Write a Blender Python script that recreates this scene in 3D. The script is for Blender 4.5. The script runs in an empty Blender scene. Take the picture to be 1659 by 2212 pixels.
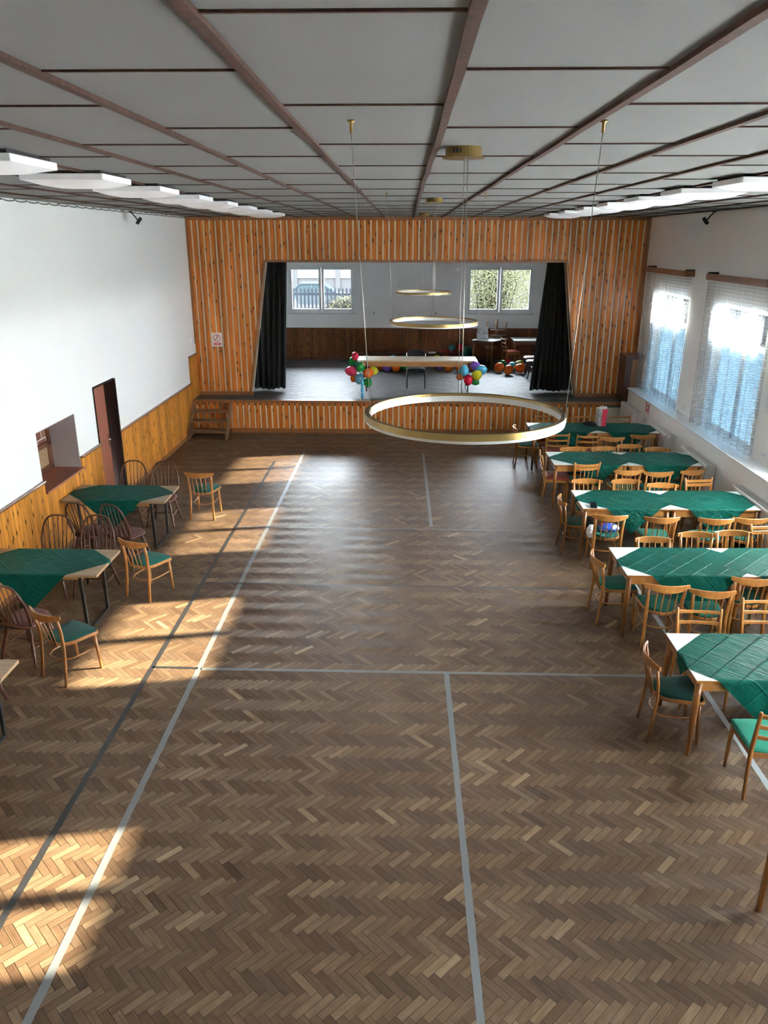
import bpy, bmesh, math, random
from mathutils import Vector, Matrix
random.seed(7)
R = math.radians
scene = bpy.context.scene
col = scene.collection

# ------------------------------------------------------------------ camera
cam_d = bpy.data.cameras.new('camera'); cam = bpy.data.objects.new('camera', cam_d); col.objects.link(cam)
cam_d.sensor_fit = 'HORIZONTAL'; cam_d.sensor_width = 36.0; cam_d.lens = 36.0 * 1660 / 1659
cam_d.clip_start = 0.05; cam_d.clip_end = 400
p, yaw, roll = R(19.4818), R(-1.5262), R(0.047)
f = Vector((math.sin(yaw) * math.cos(p), math.cos(yaw) * math.cos(p), -math.sin(p)))
r = Vector((math.cos(yaw), -math.sin(yaw), 0)); u = r.cross(f)
r2 = math.cos(roll) * r + math.sin(roll) * u; u2 = -math.sin(roll) * r + math.cos(roll) * u
m = Matrix((r2, u2, -f)).transposed().to_4x4(); m.translation = Vector((0, 0, 4.2))
cam.matrix_world = m
scene.camera = cam

# ------------------------------------------------------------------ node helper
class Mat:
    def __init__(s, name):
        s.m = bpy.data.materials.new(name); s.m.use_nodes = True
        s.t = s.m.node_tree; s.t.nodes.clear()
        s.out = s.t.nodes.new('ShaderNodeOutputMaterial')
    def n(s, typ, ins=None, **props):
        nd = s.t.nodes.new('ShaderNode' + typ)
        for k, v in props.items(): setattr(nd, k, v)
        if ins:
            for k, v in ins.items():
                sk = nd.inputs[k]
                if isinstance(v, bpy.types.NodeSocket): s.t.links.new(v, sk)
                elif isinstance(v, bpy.types.Node): s.t.links.new(v.outputs[0], sk)
                else:
                    if sk.type == 'RGBA' and len(v) == 3: v = (*v, 1)
                    sk.default_value = v
        return nd
    def math(s, op, a, b=0.0, c=0.0):
        return s.n('Math', {0: a, 1: b, 2: c}, operation=op).outputs[0]
    def ramp(s, fac, stops, interp='LINEAR'):
        nd = s.n('ValToRGB', {0: fac}); cr = nd.color_ramp; cr.interpolation = interp
        while len(cr.elements) < len(stops): cr.elements.new(0.5)
        for e, (q, c) in zip(cr.elements, stops): e.position = q; e.color = (*c, 1)
        return nd.outputs[0]
    def mix(s, fac, a, b, blend='MIX'):
        nd = s.n('Mix', {0: fac, 6: a, 7: b}, data_type='RGBA', blend_type=blend)
        return nd.outputs[2]
    def coord(s, which='Object'):
        return s.n('TexCoord').outputs[which]
    def mapv(s, vec, scale=(1, 1, 1), loc=(0, 0, 0), rot=(0, 0, 0)):
        return s.n('Mapping', {0: vec, 1: loc, 2: rot, 3: scale}).outputs[0]
    def noise(s, vec, scale, detail=3, rough=.5, out=0):
        return s.n('TexNoise', {'Vector': vec, 'Scale': scale, 'Detail': detail, 'Roughness': rough}).outputs[out]
    def bsdf(s, color, rough=.5, metal=0.0, bump=None, bs=.2, bd=.01, **kw):
        ins = {'Base Color': color, 'Roughness': rough, 'Metallic': metal}
        ins.update(kw)
        nd = s.n('BsdfPrincipled', ins)
        if bump is not None:
            b = s.n('Bump', {'Height': bump, 'Strength': bs, 'Distance': bd})
            s.t.links.new(b.outputs[0], nd.inputs['Normal'])
        return nd
    def done(s, sh):
        s.t.links.new(sh.outputs[0] if isinstance(sh, bpy.types.Node) else sh, s.out.inputs[0]); return s.m

def plain(name, color, rough=.5, metal=0.0, var=.08, nscale=6, **kw):
    M = Mat(name); nz = M.noise(M.coord(), nscale, 4)
    c = M.mix(nz, tuple(x * (1 - var) for x in color) + (1,), tuple(min(1, x * (1 + var)) for x in color) + (1,))
    return M.done(M.bsdf(c, rough, metal, **kw))

def wood(name, c1, c2, rough=.4, scale=14, stretch=(1, 1, .08), coat=0.0):
    M = Mat(name); co = M.mapv(M.coord(), stretch)
    rnd = M.n('ObjectInfo').outputs['Random']
    nz = M.noise(co, scale * 3, 5, .6)
    c = M.ramp(nz, [(.3, c1), (.7, c2)])
    c = M.n('HueSaturation', {'Color': c, 'Value': M.math('MULTIPLY_ADD', rnd, .2, .9)}).outputs[0]
    return M.done(M.bsdf(c, rough, bump=nz, bs=.05, **{'Coat Weight': coat}))

def pine(name, axis, width, dark, mid, light, rough=.35, knots=1.0, gap=True, off=0.0):
    # vertical boards, knots and grain; axis is the horizontal axis the boards repeat on
    M = Mat(name); co = M.coord()
    sx = M.n('SeparateXYZ', {0: co})
    a = M.math('ADD', sx.outputs[axis], off)
    z = sx.outputs[2]
    k = M.math('DIVIDE', a, width); idx = M.math('FLOOR', k); fr = M.math('SUBTRACT', k, idx)
    wn = M.n('TexWhiteNoise', {'W': idx}, noise_dimensions='1D').outputs[0]
    v = M.n('CombineXYZ', {0: M.math('ADD', a, M.math('MULTIPLY', wn, 9.0)), 1: M.math('MULTIPLY', wn, 31.0), 2: M.math('ADD', z, M.math('MULTIPLY', wn, 17.0))}).outputs[0]
    gr = M.noise(M.mapv(v, (40, 1, 1.6)), 1.0, 5, .65)
    c = M.ramp(gr, [(.25, dark), (.5, mid), (.75, light)])
    tone = M.math('MULTIPLY_ADD', wn, .5, .72)
    c = M.n('HueSaturation', {'Color': c, 'Value': tone}).outputs[0]
    # knots
    sv = M.n('SeparateXYZ', {0: v}); kv = M.n('CombineXYZ', {0: M.math('MULTIPLY', sv.outputs[0], 9.0), 1: M.math('MULTIPLY', sv.outputs[2], 3.4), 2: 0.0}).outputs[0]
    vo = M.n('TexVoronoi', {'Vector': kv, 'Scale': 1.0, 'Randomness': 1.0}, voronoi_dimensions='2D')
    d = vo.outputs['Distance']
    kn = M.n('MapRange', {0: M.math('ADD', d, M.math('MULTIPLY', M.noise(M.mapv(v, (60, 1, 40)), 1.0), .06)), 1: .16, 2: .1, 3: 0.0, 4: knots}).outputs[0]
    ring = M.n('MapRange', {0: d, 1: .3, 2: .12, 3: 0.0, 4: .35 * knots}).outputs[0]
    pick = M.math('GREATER_THAN', M.n('SeparateColor', {0: vo.outputs['Color']}).outputs[0], .42)
    c = M.mix(M.math('MULTIPLY', ring, pick), c, (*[x * .55 for x in dark], 1))
    c = M.mix(M.math('MULTIPLY', kn, pick), c, (.03, .012, .006, 1))
    hgt = gr
    if gap:
        e = M.math('ABSOLUTE', M.math('SUBTRACT', fr, .5))
        g = M.n('MapRange', {0: e, 1: .465, 2: .49, 3: 0.0, 4: 1.0}).outputs[0]
        c = M.mix(g, c, (*[x * .3 for x in dark], 1))
        hgt = M.math('SUBTRACT', M.math('MULTIPLY', gr, .1), g)
    return M.done(M.bsdf(c, rough, bump=hgt, bs=.35, bd=.004, **{'Specular IOR Level': .22}))

def plaster(name, color, rough=.85, var=.04, bump=.12, stain=0.0):
    M = Mat(name); co = M.coord()
    n1 = M.noise(co, .8, 4); n2 = M.noise(co, 90, 3)
    c = M.mix(n1, tuple(x * (1 - var) for x in color) + (1,), tuple(min(1, x * (1 + var)) for x in color) + (1,))
    if stain:
        st = M.n('MapRange', {0: M.noise(M.mapv(co, (1, 1, .5)), 2.2, 6, .7), 1: .6, 2: .8, 3: 0.0, 4: stain}).outputs[0]
        c = M.mix(st, c, tuple(x * .75 for x in color) + (1,))
    return M.done(M.bsdf(c, rough, bump=n2, bs=bump, bd=.003))

# ------------------------------------------------------------------ materials
MT = {}
def floor_material():
    M = Mat('oak parquet'); uv = M.n('UVMap', uv_map='grain').outputs[0]
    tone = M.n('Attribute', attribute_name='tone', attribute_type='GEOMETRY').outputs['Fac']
    hue = M.n('Attribute', attribute_name='hue', attribute_type='GEOMETRY').outputs['Fac']
    g = M.noise(M.mapv(uv, (3, 55, 1)), 1.0, 5, .62)
    wv = M.n('TexWave', {'Vector': M.mapv(uv, (5, 26, 1)), 'Scale': 1.0, 'Distortion': 7.0, 'Detail': 3.0, 'Detail Scale': .6}, bands_direction='Y').outputs[1]
    big = M.noise(M.coord(), .55, 4, .6)
    g2 = M.noise(M.mapv(uv, (9, 24, 1)), 1.0, 4, .6)
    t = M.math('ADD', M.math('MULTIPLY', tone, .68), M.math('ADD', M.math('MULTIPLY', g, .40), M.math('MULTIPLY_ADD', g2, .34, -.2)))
    t = M.math('ADD', t, M.math('MULTIPLY', M.math('MULTIPLY', wv, M.math('GREATER_THAN', hue, .62)), -.24))
    t = M.math('ADD', t, M.math('MULTIPLY', M.math('SUBTRACT', big, .5), .35))
    c = M.ramp(t, [(.12, (.05, .028, .017)), (.42, (.125, .076, .044)), (.66, (.215, .143, .086)), (.95, (.36, .265, .165))])
    dirt = M.n('MapRange', {0: M.noise(M.coord(), 1.7, 5, .7), 1: .5, 2: .75, 3: 0.0, 4: .35}).outputs[0]
    c = M.mix(dirt, c, (.085, .062, .05, 1))
    c = M.mix(M.math('MULTIPLY', hue, .16), c, (.18, .09, .04, 1))
    rg = M.math('ADD', M.math('MULTIPLY_ADD', big, .22, .30), M.math('MULTIPLY', g, .12))
    b = M.bsdf(c, rg, bump=g, bs=.15, bd=.002, **{'Specular IOR Level': .3})
    b.inputs['Anisotropic'].default_value = .55
    tg = M.n('Tangent', direction_type='UV_MAP', uv_map='grain'); M.t.links.new(tg.outputs[0], b.inputs['Tangent'])
    return M.done(b)
MT['floor'] = floor_material()
MT['joint'] = plain('parquet joint', (.022, .014, .009), .7)
MT['white_wall'] = plaster('white painted plaster', (.72, .73, .715))
MT['grey_wall'] = plaster('warm grey plaster', (.88, .86, .83), stain=.35)
MT['stage_wall'] = plaster('blue grey plaster', (.84, .86, .90))
MT['ceiling'] = plaster('grey ceiling board', (.165, .165, .163), var=.06, bump=.05)
MT['batten'] = wood('dark ceiling batten', (.030, .011, .006), (.080, .030, .016), .8)
MT['wain'] = pine('knotty pine wainscot', 1, .095, (.34, .11, .016), (.56, .22, .034), (.72, .33, .064))
MT['wain_back'] = pine('dark knotty pine wainscot', 0, .1, (.13, .045, .016), (.22, .08, .028), (.30, .12, .045))
MT['board'] = pine('brown stained pine boards', 0, .132, (.35, .092, .015), (.56, .172, .029), (.74, .27, .056), gap=False, off=4.783)
MT['cream'] = plain('cream backing', (.82, .77, .65), .7)
MT['trim'] = wood('brown stained trim', (.20, .075, .025), (.34, .14, .05), .35, coat=.2)
MT['dark_trim'] = wood('dark stained trim', (.09, .03, .016), (.17, .06, .03), .35, coat=.2)
MT['cap'] = wood('wainscot cap', (.13, .055, .025), (.24, .11, .055), .3, coat=.3)
MT['beech'] = wood('honey beech', (.36, .145, .032), (.50, .228, .062), .32, coat=.35)
MT['beech_dark'] = wood('amber beech', (.24, .088, .020), (.35, .14, .036), .32, coat=.35)
MT['walnut'] = wood('red brown turned wood', (.050, .014, .007), (.10, .032, .015), .4, coat=.0)
MT['oak_top'] = wood('light oak worktop', (.26, .165, .085), (.40, .27, .155), .4, stretch=(.1, 1, 1))
MT['plank_top'] = wood('pale plank top', (.42, .32, .20), (.66, .54, .40), .4, stretch=(.08, 1, 1))
MT['orange_wood'] = wood('orange apron wood', (.36, .15, .04), (.50, .23, .07), .4, stretch=(.1, 1, 1))
MT['tread'] = wood('worn stair wood', (.14, .065, .03), (.27, .14, .07), .4, stretch=(.1, 1, 1))
MT['door'] = wood('red brown door', (.25, .08, .046), (.33, .115, .068), .4)
MT['black'] = plain('black painted steel', (.008, .008, .009), .55)
MT['black_fabric'] = plain('black upholstery', (.012, .012, .014), .6)
MT['chrome'] = plain('chrome', (.75, .75, .77), .12, 1.0)
MT['brass'] = plain('brushed brass', (.30, .205, .075), .36, .95)
MT['diffuser'] = plain('white acrylic diffuser', (.60, .60, .585), .45)
MT['lamp_white'] = plain('white acrylic lamp', (.84, .84, .86), .35)
MT['radiator'] = plain('white radiator enamel', (.80, .79, .77), .3)
MT['sill'] = plain('white window board', (.80, .83, .86), .25)
MT['pvc'] = plain('white window frame', (.78, .84, .88), .3)
MT['gridtop'] = plain('white radiator grille', (.62, .61, .60), .4)
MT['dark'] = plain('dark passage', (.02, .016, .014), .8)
MT['mauve'] = plaster('mauve plaster', (.34, .28, .27))
MT['asphalt'] = plain('pale paving', (.55, .54, .52), .9, nscale=2)
MT['wire'] = plain('steel wire', (.45, .43, .40), .4, .6)
MT['cable'] = plain('dark cable', (.03, .03, .03), .6)
MT['white_plastic'] = plain('white plastic', (.8, .8, .8), .4)
MT['red_paint'] = plain('red sign paint', (.62, .03, .05), .5)
MT['red_paper'] = plain('red paper', (.75, .03, .08), .4)
MT['sign_white'] = plain('white sign board', (.78, .76, .74), .5)
MT['ink'] = plain('dark ink', (.03, .025, .03), .6)

def fabric(name, color, rough=.9, sc=260, bs=.25):
    M = Mat(name); co = M.coord(); nz = M.noise(co, sc, 2); n2 = M.noise(co, 9, 3)
    c = M.mix(n2, tuple(x * .86 for x in color) + (1,), tuple(min(1, x * 1.14) for x in color) + (1,))
    return M.done(M.bsdf(c, rough, bump=nz, bs=bs, bd=.002, **{'Sheen Weight': .06, 'Sheen Roughness': .5, 'Specular IOR Level': .2}))
MT['seat_green'] = fabric('green seat cloth', (.008, .125, .095))
MT['seat_plush'] = fabric('green plush seat', (.03, .27, .18), sc=120, bs=.6)
MT['seat_dark'] = fabric('dark green seat cloth', (.008, .06, .046))
MT['seat_red'] = fabric('brick red seat leather', (.26, .045, .03), .45, bs=.05)
MT['seat_coral'] = fabric('coral seat cloth', (.42, .085, .055))
MT['seat_pink'] = fabric('dusky pink leather', (.12, .042, .034), .6, bs=.05)
MT['curtain'] = fabric('charcoal stage curtain', (.024, .025, .027))

def laminate():
    M = Mat('white laminate'); co = M.coord()
    nz = M.noise(M.mapv(co, (1, 1, 1)), 160, 2)
    c = M.mix(nz, (.70, .76, .74, 1), (.82, .86, .85, 1))
    return M.done(M.bsdf(c, .28))
MT['laminate'] = laminate()

def cloth_mat(creases):
    M = Mat('green damask cloth' + ('' if creases else ' crumpled')); uv = M.n('UVMap', uv_map='cloth').outputs[0]
    sx = M.n('SeparateXYZ', {0: uv}); U, V = sx.outputs[0], sx.outputs[1]
    def dist(cx, cy):
        a = M.math('SUBTRACT', U, cx); b = M.math('SUBTRACT', V, cy)
        return M.math('SQRT', M.math('ADD', M.math('MULTIPLY', a, a), M.math('MULTIPLY', b, b)))
    def line(d, rr, w):
        return M.math('LESS_THAN', M.math('ABSOLUTE', M.math('SUBTRACT', d, rr)), w)
    d0 = dist(0, 0)
    pat = M.math('MAXIMUM', line(d0, .36, .007), line(d0, .22, .006))
    ang = M.math('ARCTAN2', V, U)
    tick = M.math('MULTIPLY', line(d0, .29, .024), M.math('GREATER_THAN', M.math('SINE', M.math('MULTIPLY', ang, 26.0)), .72))
    pat = M.math('MAXIMUM', pat, tick)
    # interlaced loops in the four corners, arcs and sprigs on the sides
    for sx_ in (-1, 1):
        for sy_ in (-1, 1):
            for (ox, oy, rr) in ((0, 0, .11), (.1, .02, .1), (-.02, .1, .1)):
                pat = M.math('MAXIMUM', pat, line(dist(sx_ * (.68 + ox), sy_ * (.68 + oy)), rr, .0055))
    sprig = M.math('MULTIPLY', line(d0, .55, .05), M.math('GREATER_THAN', M.noise(uv, 26.0, 3, .6), .62))
    pat = M.math('MAXIMUM', pat, sprig)
    wr = M.noise(M.mapv(uv, (2.2, 5, 1), rot=(0, 0, .6)), 1.6, 5, .6)
    hgt = M.math('MULTIPLY', wr, 1.0 if creases else 2.2)
    for ax in (U, V):
        for q in ((-.66, -.33, 0, .33, .66) if creases else (0,)):
            hgt = M.math('ADD', hgt, M.math('MULTIPLY', M.n('MapRange', {0: M.math('ABSOLUTE', M.math('SUBTRACT', ax, q)), 1: .022, 2: .0, 3: 0.0, 4: 1.0}, interpolation_type='SMOOTHSTEP').outputs[0], .35))
    base = M.mix(M.noise(uv, 3, 3), (.002, .062, .045, 1), (.003, .084, .062, 1))
    c = M.mix(M.math('MULTIPLY', pat, .55 if creases else .4), base, (.001, .030, .023, 1) if creases else (.08, .30, .245, 1))
    rg = M.math('MULTIPLY_ADD', pat, -.2, .5)
    return M.done(M.bsdf(c, rg, bump=hgt, bs=1.0, bd=.016, **{'Specular IOR Level': .06}))
MT['cloth'] = cloth_mat(True); MT['cloth_crumpled'] = cloth_mat(False)

def lino():
    M = Mat('grey wood effect lino'); co = M.coord()
    n1 = M.noise(M.mapv(co, (1.4, 9, 1)), 2.0, 5, .6); n2 = M.noise(M.mapv(co, (2.2, 7, 1)), 1.6, 3, .5)
    c = M.ramp(n1, [(.3, (.085, .08, .078)), (.7, (.15, .145, .142))])
    return M.done(M.bsdf(c, .5, bump=M.math('ADD', n2, M.math('MULTIPLY', M.noise(co, 7, 3), .5)), bs=.8, bd=.04, **{'Specular IOR Level': .055}))
MT['lino'] = lino()

def lace():
    M = Mat('white lace'); uv = M.n('UVMap', uv_map='lace').outputs[0]
    sx = M.n('SeparateXYZ', {0: uv}); U, V = sx.outputs[0], sx.outputs[1]
    def per(a, pitch): return M.math('ABSOLUTE', M.math('SUBTRACT', M.math('FRACT', M.math('DIVIDE', a, pitch)), .5))
    hx, hv = per(U, .055), per(V, .055)
    grid = M.math('MAXIMUM', M.math('GREATER_THAN', hx, .40), M.math('GREATER_THAN', hv, .40))
    dash = M.math('MULTIPLY', M.math('GREATER_THAN', per(V, .04), .28), M.math('GREATER_THAN', M.noise(M.mapv(uv, (18, 25, 1)), 1.0, 2), .42))
    band = M.math('GREATER_THAN', V, 3.02 - 1.1)          # square mesh heading, dashed body
    pat = M.math('MAXIMUM', M.math('MULTIPLY', grid, band), M.math('MULTIPLY', dash, M.math('SUBTRACT', 1.0, band)))
    edge = M.math('MAXIMUM', M.math('GREATER_THAN', M.math('ABSOLUTE', M.math('SUBTRACT', U, 1.25)), 1.0), M.math('LESS_THAN', V, .06))
    hole = M.math('MULTIPLY', M.math('GREATER_THAN', hx, .2), M.math('GREATER_THAN', hv, .2))
    pat = M.math('MAXIMUM', pat, M.math('MULTIPLY', edge, hole))
    al = M.math('MULTIPLY_ADD', pat, .34, .24)
    df = M.n('BsdfDiffuse', {0: (.80, .84, .86)}); tl = M.n('BsdfTranslucent', {0: (.42, .46, .5)})
    body = M.n('MixShader', {0: .5, 1: df, 2: tl}); tr = M.n('BsdfTransparent', {0: (1, 1, 1)})
    return M.done(M.n('MixShader', {0: al, 1: tr, 2: body}))
MT['lace'] = lace()

def glass():
    M = Mat('window glass'); tr = M.n('BsdfTransparent', {0: (.93, .96, .97)}); gl = M.n('BsdfGlossy', {0: (1, 1, 1), 1: .02})
    fr = M.n('Fresnel', {0: 1.45})
    return M.done(M.n('MixShader', {0: fr.outputs[0], 1: tr, 2: gl}))
MT['glass'] = glass()
def frosted(name, c1, c2):
    M = Mat(name); nz = M.noise(M.coord(), 3, 3)
    c = M.mix(nz, (*c1, 1), (*c2, 1))
    tl = M.n('BsdfTranslucent', {0: c}); gl = M.n('BsdfGlossy', {0: (1, 1, 1), 1: .25})
    return M.done(M.n('MixShader', {0: .06, 1: tl, 2: gl}))
MT['frosted'] = frosted('invented frosted fill panes', (.66, .68, .68), (.74, .76, .76)); MT['film'] = frosted('invented blue pane film', (.060, .082, .098), (.095, .125, .145))  # invented pane finishes; the frosted one brightened as room fill

def balloon(name, c):
    M = Mat(name); return M.done(M.bsdf((*c, 1), .12, **{'Subsurface Weight': .25, 'Subsurface Radius': (0.0170, 0.0170, 0.0170), 'Subsurface Scale': .05}))
BC = dict(red=(.72, .02, .06), pink=(.75, .05, .13), green=(.02, .26, .05), yellow=(.62, .56, .02), orange=(.80, .16, .015), sky=(.10, .47, .68), teal=(.09, .28, .36), purple=(.23, .10, .50), navy=(.01, .015, .10), olive=(.30, .34, .03), dark_teal=(.01, .12, .10))
for k, c in BC.items(): MT['b_' + k] = balloon(k + ' balloon rubber', c)

def brick():
    M = Mat('brick with white joints'); co = M.mapv(M.coord(), rot=(R(90), 0, R(90)))
    sx = M.n('SeparateXYZ', {0: M.coord()})
    v = M.n('CombineXYZ', {0: sx.outputs[1], 1: sx.outputs[2], 2: 0.0}).outputs[0]
    b = M.n('TexBrick', {'Vector': v, 'Color1': (.16, .05, .03, 1), 'Color2': (.22, .12, .07, 1), 'Mortar': (.6, .57, .55, 1), 'Scale': 1.0, 'Mortar Size': .008, 'Brick Width': .26, 'Row Height': .12})
    return M.done(M.bsdf(b.outputs[0], .8))
MT['brick'] = brick()
def leaf(name, c1, c2):
    M = Mat(name); rnd = M.noise(M.coord(), 4, 2)
    c = M.mix(rnd, (*c1, 1), (*c2, 1)); df = M.n('BsdfDiffuse', {0: c}); tl = M.n('BsdfTranslucent', {0: c})
    return M.done(M.n('MixShader', {0: .5, 1: df, 2: tl}))
MT['leaf'] = leaf('yellow green leaves', (0.0287, 0.0290, 0.0143), (0.0403, 0.0388, 0.0225))
MT['twig'] = plain('grey twigs', (0.0085, 0.0078, 0.0065), .9, **{'Specular IOR Level': 0.0})
MT['fence'] = plain('weathered fence wood', (0.0065, 0.0071, 0.0087), .9, **{'Specular IOR Level': 0.0})
MT['house_red'] = pine('pale red boarding', 0, .25, (0.0136, 0.0093, 0.0093), (0.0147, 0.0105, 0.0107), (0.0155, 0.0118, 0.0119), knots=0.0)
MT['house_white'] = plain('white render', (0.0170, 0.0170, 0.0170), .9, **{'Specular IOR Level': 0.0})
MT['car'] = plain('pale blue car paint', (0.0127, 0.0158, 0.0167), .6, **{'Specular IOR Level': 0.0})
MT['car_glass'] = plain('car glass', (0.0090, 0.0127, 0.0139), .5, **{'Specular IOR Level': 0.0})

def bag_print():
    M = Mat('printed carrier bag'); co = M.coord(); n1 = M.noise(co, 14, 4, .7); n2 = M.noise(M.mapv(co, (1, 1, 1), (3, 1, 2)), 9, 3)
    c = M.mix(M.math('GREATER_THAN', n1, .6), (.72, .76, .82, 1), (.30, .30, .36, 1))
    c = M.mix(M.math('GREATER_THAN', n2, .66), c, (.60, .25, .33, 1))
    return M.done(M.bsdf(c, .35))
MT['bag_print'] = bag_print()
def bag_blue():
    M = Mat('blue white and red carrier bag'); co = M.coord(); n1 = M.noise(co, 11, 2); n2 = M.noise(M.mapv(co, loc=(4, 2, 1)), 13, 2)
    c = M.mix(M.math('GREATER_THAN', n1, .56), (.02, .09, .52, 1), (.75, .78, .82, 1))
    c = M.mix(M.math('GREATER_THAN', n2, .63), c, (.65, .03, .08, 1))
    return M.done(M.bsdf(c, .3))
MT['bag_blue'] = bag_blue()
def bag_grey():
    M = Mat('grey patterned paper'); co = M.coord(); n1 = M.noise(co, 22, 4, .7)
    c = M.ramp(n1, [(.4, (.20, .17, .17)), (.6, (.55, .52, .52))])
    return M.done(M.bsdf(c, .4))
MT['bag_grey'] = bag_grey()

# ------------------------------------------------------------------ mesh builder
class MB:
    def __init__(s): s.v = []; s.f = []; s.sm = []; s.mi = []; s.cur = 0
    def face(s, idx, smooth=False): s.f.append(tuple(idx)); s.sm.append(smooth); s.mi.append(s.cur)
    def box(s, c, d, bev=.0, rot=None):
        bm = bmesh.new(); bmesh.ops.create_cube(bm, size=1.0)
        bmesh.ops.scale(bm, vec=d, verts=bm.verts)
        if bev: bmesh.ops.bevel(bm, geom=bm.edges[:], offset=bev, segments=2, affect='EDGES', profile=.5)
        if rot is not None: bmesh.ops.rotate(bm, matrix=rot, verts=bm.verts, cent=(0, 0, 0))
        bmesh.ops.translate(bm, vec=c, verts=bm.verts); s.add_bm(bm); return s
    def b6(s, x0, x1, y0, y1, z0, z1, bev=0.0):
        return s.box(((x0 + x1) / 2, (y0 + y1) / 2, (z0 + z1) / 2), (x1 - x0, y1 - y0, z1 - z0), bev)
    def add_bm(s, bm, smooth=False):
        o = len(s.v); bm.verts.index_update()
        s.v += [v.co.copy() for v in bm.verts]
        for fc in bm.faces: s.face([o + v.index for v in fc.verts], smooth)
        bm.free()
    def sweep(s, pts, sec, up=None, smooth=True, cap=True, closed=False):
        # sec(i) -> list of (a, b) offsets in the (side, up) frame
        P = [Vector(q) for q in pts]; n = len(P); rings = []
        ref = Vector(up) if up is not None else None; prev = None
        for i in range(n):
            if closed: t = (P[(i + 1) % n] - P[i - 1]).normalized()
            else: t = (P[min(i + 1, n - 1)] - P[max(i - 1, 0)]).normalized()
            if ref is not None:
                a = t.cross(ref)
                a = a.normalized() if a.length > 1e-5 else Vector((1, 0, 0))
                b = a.cross(t).normalized()
            else:
                if prev is None:
                    h = Vector((0, 0, 1)) if abs(t.z) < .9 else Vector((1, 0, 0)); a = t.cross(h).normalized()
                else:
                    a = (prev - t * prev.dot(t)).normalized()
                b = a.cross(t).normalized(); prev = a
            o = len(s.v); sc = sec(i); s.v += [P[i] + a * x + b * y for x, y in sc]; rings.append((o, len(sc)))
        m_ = n if closed else n - 1
        for i in range(m_):
            o, k = rings[i]; q, _ = rings[(i + 1) % n]
            for j in range(k): s.face((o + j, o + (j + 1) % k, q + (j + 1) % k, q + j), smooth)
        if cap and not closed:
            o, k = rings[0]; s.face([o + j for j in range(k)][::-1]); o, k = rings[-1]; s.face([o + j for j in range(k)])
        return s
    def tube(s, pts, rad, seg=8, ry=None, up=None, closed=False):
        rr = rad if isinstance(rad, (list, tuple)) else [rad] * len(pts)
        k = (ry / rr[0]) if ry else 1.0
        cs = [(math.cos(2 * math.pi * j / seg), math.sin(2 * math.pi * j / seg)) for j in range(seg)]
        return s.sweep(pts, lambda i: [(rr[i] * x, rr[i] * k * y) for x, y in cs], up, closed=closed)
    def ribbon(s, pts, hs, th, up=(0, 0, 1)):
        hs = hs if isinstance(hs, (list, tuple)) else [hs] * len(pts)
        e = th * .3
        def sec(i):
            a, b = th / 2, hs[i] / 2
            return [(-a + e, -b), (a - e, -b), (a, -b + e), (a, b - e), (a - e, b), (-a + e, b), (-a, b - e), (-a, -b + e)]
        return s.sweep(pts, sec, up, smooth=False)
    def lathe(s, prof, c=(0, 0, 0), seg=20, smooth=True):
        c = Vector(c); rings = []
        for rr, z in prof:
            o = len(s.v); rings.append(o)
            s.v += [c + Vector((rr * math.cos(2 * math.pi * j / seg), rr * math.sin(2 * math.pi * j / seg), z)) for j in range(seg)]
        for a, b in zip(rings, rings[1:]):
            for j in range(seg): s.face((a + j, a + (j + 1) % seg, b + (j + 1) % seg, b + j), smooth)
        s.face([rings[0] + j for j in range(seg)][::-1]); s.face([rings[-1] + j for j in range(seg)])
        return s
    def slab(s, outline, z0, z1, edge=.008, dome=0.0):
        # closed plan outline (ccw), rounded top edge, optional dome
        n = len(outline); cx = sum(q[0] for q in outline) / n; cy = sum(q[1] for q in outline) / n
        def ring(k, z):
            o = len(s.v); s.v.extend(Vector((cx + (x - cx) * k, cy + (y - cy) * k, z)) for x, y in outline); return o
        w = max(abs(x - cx) for x, y in outline); e = edge / w
        rs = [ring(1 - e, z0), ring(1, z0 + edge * .6), ring(1, z1 - edge), ring(1 - e * .4, z1 - edge * .3), ring(1 - e * 1.2, z1)]
        if dome: rs += [ring(.6, z1 + dome * .7), ring(.25, z1 + dome)]
        for a, b in zip(rs, rs[1:]):
            for j in range(n): s.face((a + j, a + (j + 1) % n, b + (j + 1) % n, b + j), True)
        s.face([rs[0] + j for j in range(n)][::-1]); s.face([rs[-1] + j for j in range(n)], True)
        return s
    def poly(s, pts, depth):
        # planar polygon extruded by vector depth
        d = Vector(depth); P = [Vector(q) for q in pts]; n = len(P); o = len(s.v); s.v += P + [q + d for q in P]
        s.face(range(o, o + n)); s.face([o + n + j for j in range(n)][::-1])
        for j in range(n): s.face((o + j, o + n + j, o + n + (j + 1) % n, o + (j + 1) % n))
        return s
    def mesh(s, name):
        me = bpy.data.meshes.new(name); me.from_pydata([tuple(q) for q in s.v], [], s.f)
        me.polygons.foreach_set('use_smooth', s.sm); me.polygons.foreach_set('material_index', s.mi)
        bm = bmesh.new(); bm.from_mesh(me); bmesh.ops.recalc_face_normals(bm, faces=bm.faces); bm.to_mesh(me); bm.free()
        me.update(); return me
    def build(s, name, mat, parent=None, label=None, loc=None, rotz=None):
        me = s.mesh(name)
        for q in (mat if isinstance(mat, (list, tuple)) else [mat]): me.materials.append(MT[q] if isinstance(q, str) else q)
        o = bpy.data.objects.new(name, me); col.objects.link(o)
        if parent is not None: o.parent = parent
        if label: o['label'] = label
        if loc is not None: o.location = loc
        if rotz is not None: o.rotation_euler = (0, 0, rotz)
        return o

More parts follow.
